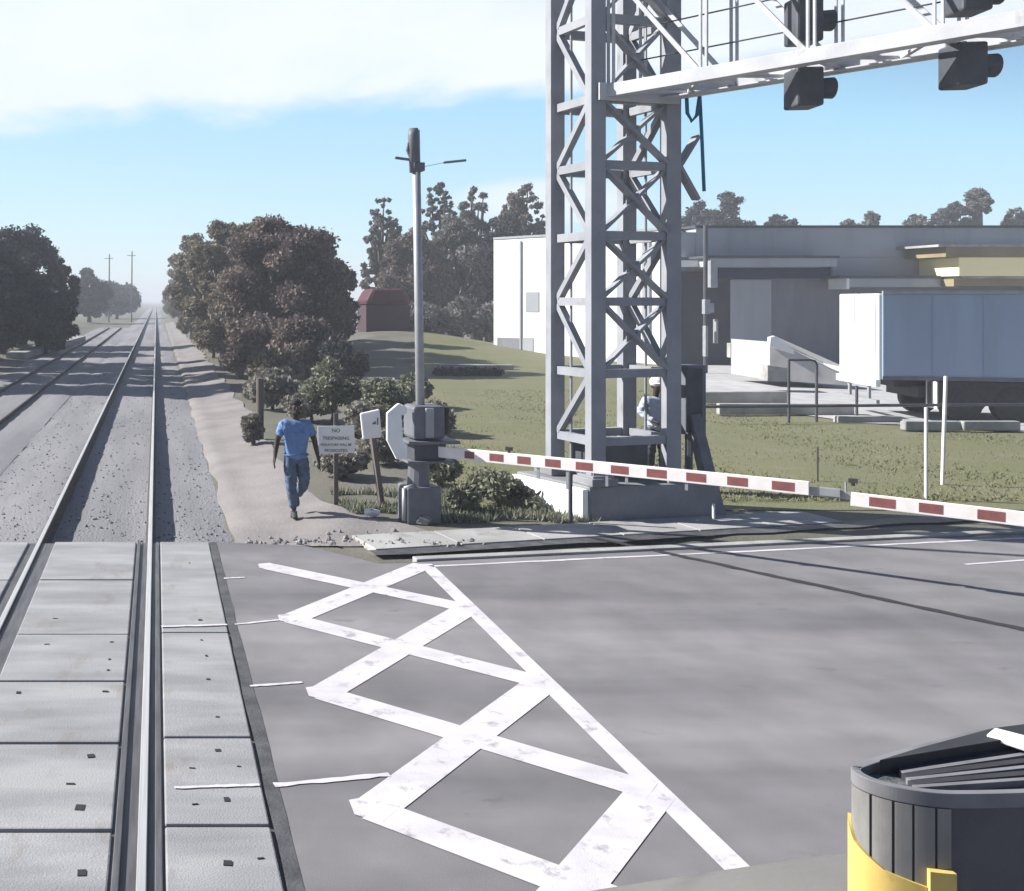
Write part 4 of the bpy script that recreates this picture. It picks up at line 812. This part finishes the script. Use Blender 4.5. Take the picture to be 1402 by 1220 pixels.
k = MB(); k.prism([P(1054, 520, 37), P(1160, 528, 36), P(1160, 505, 36), P(1054, 468, 37)], (.3, 3.0, 0)); k.build('ramp_body', M['concrete'], rp_)
k = MB(); k.prism([P(1054, 474, 36.8), P(1108, 492, 36.6), P(1160, 513, 35.8), P(1160, 504, 35.8), P(1108, 482, 36.6), P(1061, 460, 36.8), P(1055, 462, 36.8)], (0, .18, 0)); k.build('parapet', M['plate'], rp_)
# pipe railing
pr_ = thing('pipe_railing', 'thin dark pipe railing with long lower rail before the yard', 'railing', (X(1100, 26.5), 26.5, 0)); D_ = 26.5
for px, y0, y1 in ((1080, 492, 572), (1118, 498, 580), (1173, 528, 578)):
    k = MB(); k.tube([(X(px, D_), D_, Zt(y0, D_)), (X(px, D_), D_, -.05)], .035, 8); k.build('post', M['darksteel'], pr_)
k = MB(); k.tube([P(1080, 493, D_), P(1110, 493, D_), P(1116, 494.5, D_), P(1118, 499, D_)], .03, 8); k.build('rail', M['darksteel'], pr_)
k = MB(); k.tube([P(952, 557, D_), P(1500, 553, 25.6)], .04, 8); k.build('rail', M['darksteel'], pr_)
# parking blocks
for x0, x1, yt, yb_, D_, lab in ((1147, 1236, 570, 580, 26.3, 'white concrete parking block under the trailer rear'), (1240, 1318, 577, 590, 24.6, 'pale parking block under the trailer wheels'), (1320, 1398, 577, 590, 24.5, 'pale parking block nearest the right edge of the photo')):
    k = MB(); a = P(x0, yb_, D_); c = P(x1, yt, D_); k.box(((a.x + c.x) / 2, D_ + .1, (a.z + c.z) / 2), (c.x - a.x, .2, c.z - a.z)); tag(k.build('parking_block', M['walk'], bevel=.03), lab, 'parking block', 'parking blocks by the trailer')

# ------------------------------------------------------------------ semi trailer
ta_ = Vector((.972, -.235, 0)); tb_ = Vector((.235, .972, 0)); tc = Vector((X(1208, 27), 27, 0)); tt = thing('semi_trailer', 'parked box trailer with white rear doors and blue grey side', 'trailer', tc)
z0, z1, TLn, TW = Zt(520, 27), Zt(402, 27), 14.0, 2.5
k = MB(); k.prism([tc + Vector((0, 0, z0)), tc + ta_ * TLn + Vector((0, 0, z0)), tc + ta_ * TLn + tb_ * TW + Vector((0, 0, z0)), tc + tb_ * TW + Vector((0, 0, z0))], (0, 0, z1 - z0)); k.build('box_body', M['trailer'], tt, bevel=.03)
k = MB(); k.bar(tc - tb_ * .015 + Vector((0, 0, z1 + .03)), tc - tb_ * .015 + ta_ * TLn + Vector((0, 0, z1 + .03)), .08, .09); k.build('roof_rail', M['galv'], tt)
k = MB(); k.bar(tc - tb_ * .012 + Vector((0, 0, z0 + .05)), tc - tb_ * .012 + ta_ * TLn + Vector((0, 0, z0 + .05)), .03, .10); k.build('side_rail', M['mech'], tt)
for i in range(2):
    c = tc - ta_ * .045 + tb_ * (TW * (.25 + .5 * i)) + Vector((0, 0, (z0 + z1) / 2)); k = MB(); k.frame(c, ta_ * .04, tb_ * (TW / 4 - .035), Vector((0, 0, (z1 - z0) / 2))); d_ = k.build('door', M['tdoor'], tt, bevel=.03)
    k = MB()
    for o_ in (-.45,): k.tube([c - ta_ * .045 + tb_ * o_ - Vector((0, 0, (z1 - z0) / 2 - .05)), c - ta_ * .06 + tb_ * o_ + Vector((0, 0, (z1 - z0) / 2 - .05))], .012, 6)
    k.build('lock_rod', M['galv'], d_)
for i in range(1, 12):
    k = MB(); k.bar(tc - tb_ * .004 + ta_ * 1.18 * i + Vector((0, 0, z0 + .12)), tc - tb_ * .004 + ta_ * 1.18 * i + Vector((0, 0, z1 - .05)), .03, .008); k.build('panel_seam', M['trailer'], tt)
k = MB(); k.frame(tc - ta_ * .1 + tb_ * TW / 2 + Vector((0, 0, z0 - .1)), ta_ * .06, tb_ * TW / 2, Vector((0, 0, .10))); k.build('rear_sill', M['tdoor'], tt, bevel=.01)
k = MB(); k.frame(tc - ta_ * .05 + tb_ * TW / 2 + Vector((0, 0, z0 - .62)), ta_ * .04, tb_ * TW * .45, Vector((0, 0, .05)))
for o_ in (-.6, .6): k.frame(tc - ta_ * .05 + tb_ * (TW / 2 + o_) + Vector((0, 0, z0 - .39)), ta_ * .03, tb_ * .05, Vector((0, 0, .18)))
k.build('bumper', M['galv'], tt)
k = MB(); k.frame(tc + ta_ * 1.2 + tb_ * .06 + Vector((0, 0, z0 - .38)), ta_ * .015, tb_ * .28, Vector((0, 0, .36))); k.build('mud_flap', M['plate'], tt)
k = MB(); k.frame(tc + ta_ * (TLn / 2 + .2) + tb_ * TW / 2 + Vector((0, 0, z0 - .12)), ta_ * (TLn / 2 - .4), tb_ * .5, Vector((0, 0, .12))); k.frame(tc + ta_ * 2.6 + tb_ * TW / 2 + Vector((0, 0, z0 - .35)), ta_ * 1.6, tb_ * .9, Vector((0, 0, .15))); k.build('chassis', M['black'], tt)
for s in (1.9, 3.1):
    for off in (.16, TW - .16):
        w = tc + ta_ * s + tb_ * off + Vector((0, 0, .50)); k = MB(); k.tube([w - tb_ * .14, w + tb_ * .14], .50, 24); wo = k.build('wheel', M['tyre'], tt, bevel=.05)
        k = MB(); k.tube([w - tb_ * .15, w - tb_ * .11], .24, 16); k.build('rim', M['black'], wo)
k = MB(); k.frame(tc + ta_ * 2.45 + tb_ * .06 + Vector((0, 0, z0 - .33)), ta_ * 1.35, tb_ * .03, Vector((0, 0, .31))); k.build('side_skirt', M['tyre'], tt, bevel=.01)
for o_ in (.3, TW - .3):
    k = MB(); k.bar(tc + ta_ * 10.5 + tb_ * o_ + Vector((0, 0, z0)), tc + ta_ * 10.5 + tb_ * o_ + Vector((0, 0, .05)), .13, .13); k.build('landing_leg', M['galv'], tt)
# maroon shed on the mound
sc_ = Vector((X(531, 62), 62, 0)); sz = Zt(455, 62); sh = thing('shed', 'small dark shed with rounded maroon roof on the grassy mound', 'shed', (sc_.x, sc_.y, sz)); hw = 31 * 62 / F
k = MB(); zt2, ze = Zt(395, 62), Zt(418, 62); k.box((sc_.x, sc_.y + 1.2, (sz - .4 + ze) / 2), (hw * 1.94, 2.6, ze - sz + .4)); k.build('wall', M['shedwall'], sh)
k = MB(); prof = [(-hw * 1.04, ze), (-hw * .98, ze + .35), (-hw * .72, zt2), (hw * .72, zt2), (hw * .98, ze + .35), (hw * 1.04, ze)]; k.prism([Vector((sc_.x + a, sc_.y - .25, z)) for a, z in prof], (0, 2.9, 0)); k.build('roof', M['maroon'], sh, bevel=.3)
# low kerb and hedge strip on the right slope
k = MB(); k.box((X(650, 46), 46, hgt(X(650, 46), 46) + .12), (3.4, .5, .3), -.1); tag(k.build('kerb_slab', M['walk'], bevel=.03), 'pale kerb slab on the slope above the hedge strip', 'kerb slab')
hd = thing('hedge', 'low dark green hedge strip on the slope left of the white building', 'hedge', (X(640, 43), 43, 0))
leaves('foliage', LEAF['dark'], hd, [((X(600 + 9 * i, 43), 43, hgt(X(600 + 9 * i, 43), 43) + .18), .3) for i in range(10)], 1800, .08)

# ------------------------------------------------------------------ far left: slab, poles, marker
k = MB(); a, c = G(22, 488, -.1), G(108, 464, -.1); k.prism([a + Vector((-.6, 0, -.15)), a + Vector((.6, 0, -.15)), c + Vector((.6, 0, -.15)), c + Vector((-.6, 0, -.15))], (0, 0, .4)); tag(k.build('platform', M['walk']), 'long pale concrete platform edge beside the second track', 'platform')
for px, ty, lab in ((149, 348, 'thinner far pole above the left trees'), (180, 344, 'taller far pole nearest the vanishing rails')):
    t = thing('utility_pole', lab, 'pole', (X(px, 160), 160, 0), 'far poles'); k = MB(); k.tube([(X(px, 160), 160, -.3), (X(px, 160) + .1, 160, Zt(ty, 160))], [.13, .09], 8); k.build('shaft', M['wood'], t); k = MB(); k.bar((X(px, 160) - .7, 160 - .2, Zt(ty + 6, 160)), (X(px, 160) + .7, 160 - .2, Zt(ty + 6, 160)), .07, .09); k.build('crossarm', M['wood'], t)
k = MB(); q = G(96, 447); k.box((q.x, q.y, .9), (.45, .1, 1.4)); tag(k.build('marker_post', M['plate']), 'small white marker under the left trees', 'marker')

# ------------------------------------------------------------------ front of the rail vehicle carrying the camera
rv = thing('rail_vehicle', 'pale front hood of the train with a dark ribbed lamp housing', 'train', (1.9, 2.4, 0))
edge_px = [(560, 1275), (650, 1243), (730, 1219), (800, 1203), (900, 1187), (1000, 1172), (1080, 1160), (1168, 1149), (1300, 1136), (1450, 1130), (1700, 1135)]
k = MB(); rows_ = []
for (dy, dz) in ((0.0, -1.2), (0.02, -.22), (0, -.06), (-.03, -.02), (-.08, 0.0), (-.5, .02), (-1.2, .03)):
    rows_.append([P(px, py, 3.0) + Vector((0, dy, dz)) for px, py in edge_px])
n_ = len(edge_px); k.add([p for r_ in rows_ for p in r_], [(j * n_ + i, j * n_ + i + 1, (j + 1) * n_ + i + 1, (j + 1) * n_ + i) for j in range(len(rows_) - 1) for i in range(n_ - 1)]); k.build('hood', M['hood'], rv, smooth=True)
zr = 2.23
plan = [(2.17, 2.48), (2.06, 2.455), (1.78, 2.345), (1.62, 2.272), (1.597, 2.255), (1.590, 2.235), (1.594, 2.212), (1.606, 2.192), (1.625, 2.175), (1.650, 2.162), (1.677, 2.152), (1.702, 2.146), (1.73, 2.143), (1.78, 2.143), (1.84, 2.145), (1.92, 2.15), (2.05, 2.16), (2.3, 2.178), (2.6, 2.198), (2.9, 2.22)]
def smooth_plan(pl, n=4):
    o_ = []
    for i in range(len(pl) - 1):
        p0, p1, p2, p3 = [Vector(pl[min(max(i + d, 0), len(pl) - 1)]) for d in (-1, 0, 1, 2)]
        for q in range(n):
            t = q / n; o_.append(tuple(.5 * ((2 * p1) + (p2 - p0) * t + (2 * p0 - 5 * p1 + 4 * p2 - p3) * t * t + (3 * p1 - p0 - 3 * p2 + p3) * t ** 3)))
    return o_ + [pl[-1]]
plan = smooth_plan(plan)
cen = Vector((1.9, 2.3, 0))
def ring(off, pl=plan):
    o_ = []
    for i in range(len(pl)):
        a, c = Vector((*pl[max(i - 1, 0)], 0)), Vector((*pl[min(i + 1, len(pl) - 1)], 0)); d = (c - a).normalized(); o_.append(Vector((*pl[i], 0)) + Vector((d.y, -d.x, 0)) * -off if False else Vector((*pl[i], 0)) + Vector((-d.y, d.x, 0)) * -off)
    return o_
back = [Vector((2.9, 2.75, 0))]
def lift(ps, z): return [Vector((p.x, p.y, z)) for p in ps]
k = MB(); k.prism(lift(ring(0) + back, 1.2), (0, 0, zr - .03 - 1.2)); k.build('lamp_housing', M['housing'], rv)
def band(i0, i1, z0, z1, o0, o1, nm, m, parent=rv, bevel=0.0):
    a = ring(o1)[i0:i1 + 1]; c = ring(o0)[i0:i1 + 1]; k = MB(); n = len(a); Z0 = [z0(i0 + i) if callable(z0) else z0 for i in range(n)]; Z1 = [z1(i0 + i) if callable(z1) else z1 for i in range(n)]
    vs = [Vector((p.x, p.y, z)) for p, z in zip(a, Z0)] + [Vector((p.x, p.y, z)) for p, z in zip(a, Z1)] + [Vector((p.x, p.y, z)) for p, z in zip(c, Z0)] + [Vector((p.x, p.y, z)) for p, z in zip(c, Z1)]
    fs = []
    for i in range(n - 1):
        fs += [(i, i + 1, n + i + 1, n + i), (2 * n + i, 3 * n + i, 3 * n + i + 1, 2 * n + i + 1), (n + i, n + i + 1, 3 * n + i + 1, 3 * n + i), (i, 2 * n + i, 2 * n + i + 1, i + 1)]
    fs += [(0, n, 3 * n, 2 * n), (n - 1, 3 * n - 1, 4 * n - 1, 2 * n - 1)]
    return k.add(vs, fs).build(nm, m, parent, bevel=bevel)
band(0, 4 * 19, zr - .032, zr, -.012, .006, 'rim', M['rim'], bevel=.004)
def chord_band(t0, t1, z0, z1, o0, o1, nm, m, parent=rv):
    L = ring(0); pts = L[16:49]; acc = [0]
    for a, c in zip(pts, pts[1:]): acc.append(acc[-1] + (c - a).length)
    def at(t):
        t *= acc[-1]
        for i in range(len(pts) - 1):
            if t <= acc[i + 1] + 1e-9: return pts[i].lerp(pts[i + 1], (t - acc[i]) / (acc[i + 1] - acc[i]))
    n_ = 28; P_ = [at(t0 + (t1 - t0) * i / n_) for i in range(n_ + 1)]; out_ = []
    for i in range(n_ + 1):
        d = (P_[min(i + 1, n_)] - P_[max(i - 1, 0)]).normalized(); out_.append(Vector((d.y, -d.x, 0)) * -1)
    out_ = [o_ if (p + o_ * .01 - cen).length > (p - cen).length else -o_ for p, o_ in zip(P_, out_)]
    k = MB(); f = lambda z, i: z(t0 + (t1 - t0) * i / n_) if callable(z) else z; n = n_ + 1
    vs = [P_[i] + out_[i] * o1 + Vector((0, 0, f(z0, i))) for i in range(n)] + [P_[i] + out_[i] * o1 + Vector((0, 0, f(z1, i))) for i in range(n)] + [P_[i] + out_[i] * o0 + Vector((0, 0, f(z0, i))) for i in range(n)] + [P_[i] + out_[i] * o0 + Vector((0, 0, f(z1, i))) for i in range(n)]
    fs = []
    for i in range(n - 1):
        fs += [(i, i + 1, n + i + 1, n + i), (2 * n + i, 3 * n + i, 3 * n + i + 1, 2 * n + i + 1), (n + i, n + i + 1, 3 * n + i + 1, 3 * n + i), (i, 2 * n + i, 2 * n + i + 1, i + 1)]
    fs += [(0, n, 3 * n, 2 * n), (n - 1, 3 * n - 1, 4 * n - 1, 2 * n - 1)]
    return k.add(vs, fs).build(nm, m, parent)
cuts = [0.0, .27, .46, .63, .83]
for a, c in zip(cuts, cuts[1:]): chord_band(a + .012, c - .012, 1.9, zr - .034, .0015, .006, 'rib', M['ribgrey'])
chord_band(.842, .97, 2.0, zr - .034, .0015, .006, 'rib', M['ribgrey'])
chord_band(0.0, .74, 1.7, lambda t: zr - float(np.interp(t, [0, .12, .4, .74], [.105, .150, .188, .205])), .0065, .013, 'yellow_band', M['ylw'])
chord_band(.745, .97, 1.7, zr - .165, .0065, .022, 'yellow_bracket', M['ylw'])
k = MB(); k.prism(lift(ring(-.013) + back, zr - .029), (0, 0, .008)); lid = k.build('grille_lid', M['grille'], rv)
for i in range(6):
    t = i / 5; a = Vector((1.68 + .03 * t + .1 * (1 - t) * 0, 2.185 + .085 * t, zr - .014)); c = Vector((2.6, 2.30 + .22 * t, zr - .014)); k = MB(); k.bar(a, c, .012 + .006 * (i % 2), .014); k.build('grille_bar', M['black'] if i % 2 else M['rim'], lid)
k = MB(); k.prism(lift([Vector((1.66, 2.262, 0)), Vector((1.80, 2.325, 0)), Vector((2.06, 2.43, 0)), Vector((2.6, 2.56, 0)), Vector((2.6, 2.50, 0)), Vector((2.06, 2.375, 0))], zr - .02), (0, 0, .035)); k.build('flap', M['black'], lid)
k = MB(); k.prism([P(1350, 1012, 2.385), P(1362, 1002, 2.40), P(1450, 1025, 2.33), P(1450, 1045, 2.29)], (0, .0, .012)); k.build('white_strip', M['plate'], rv, bevel=.004)

# ------------------------------------------------------------------ haze
k = MB(); k.box((150, 770, 8.5), (2200, 1760, 20)); hz = kind(k.build('haze', []), 'stuff')
hm = bpy.data.materials.new('haze'); hm.use_nodes = True; t = hm.node_tree; t.nodes.clear(); o_ = N(t, 'ShaderNodeOutputMaterial'); pv = N(t, 'ShaderNodeVolumePrincipled'); pv.inputs['Color'].default_value = (.82, .87, .95, 1); pv.inputs['Density'].default_value = .0016; t.links.new(pv.outputs[0], o_.inputs['Volume']); hz.data.materials.append(hm)
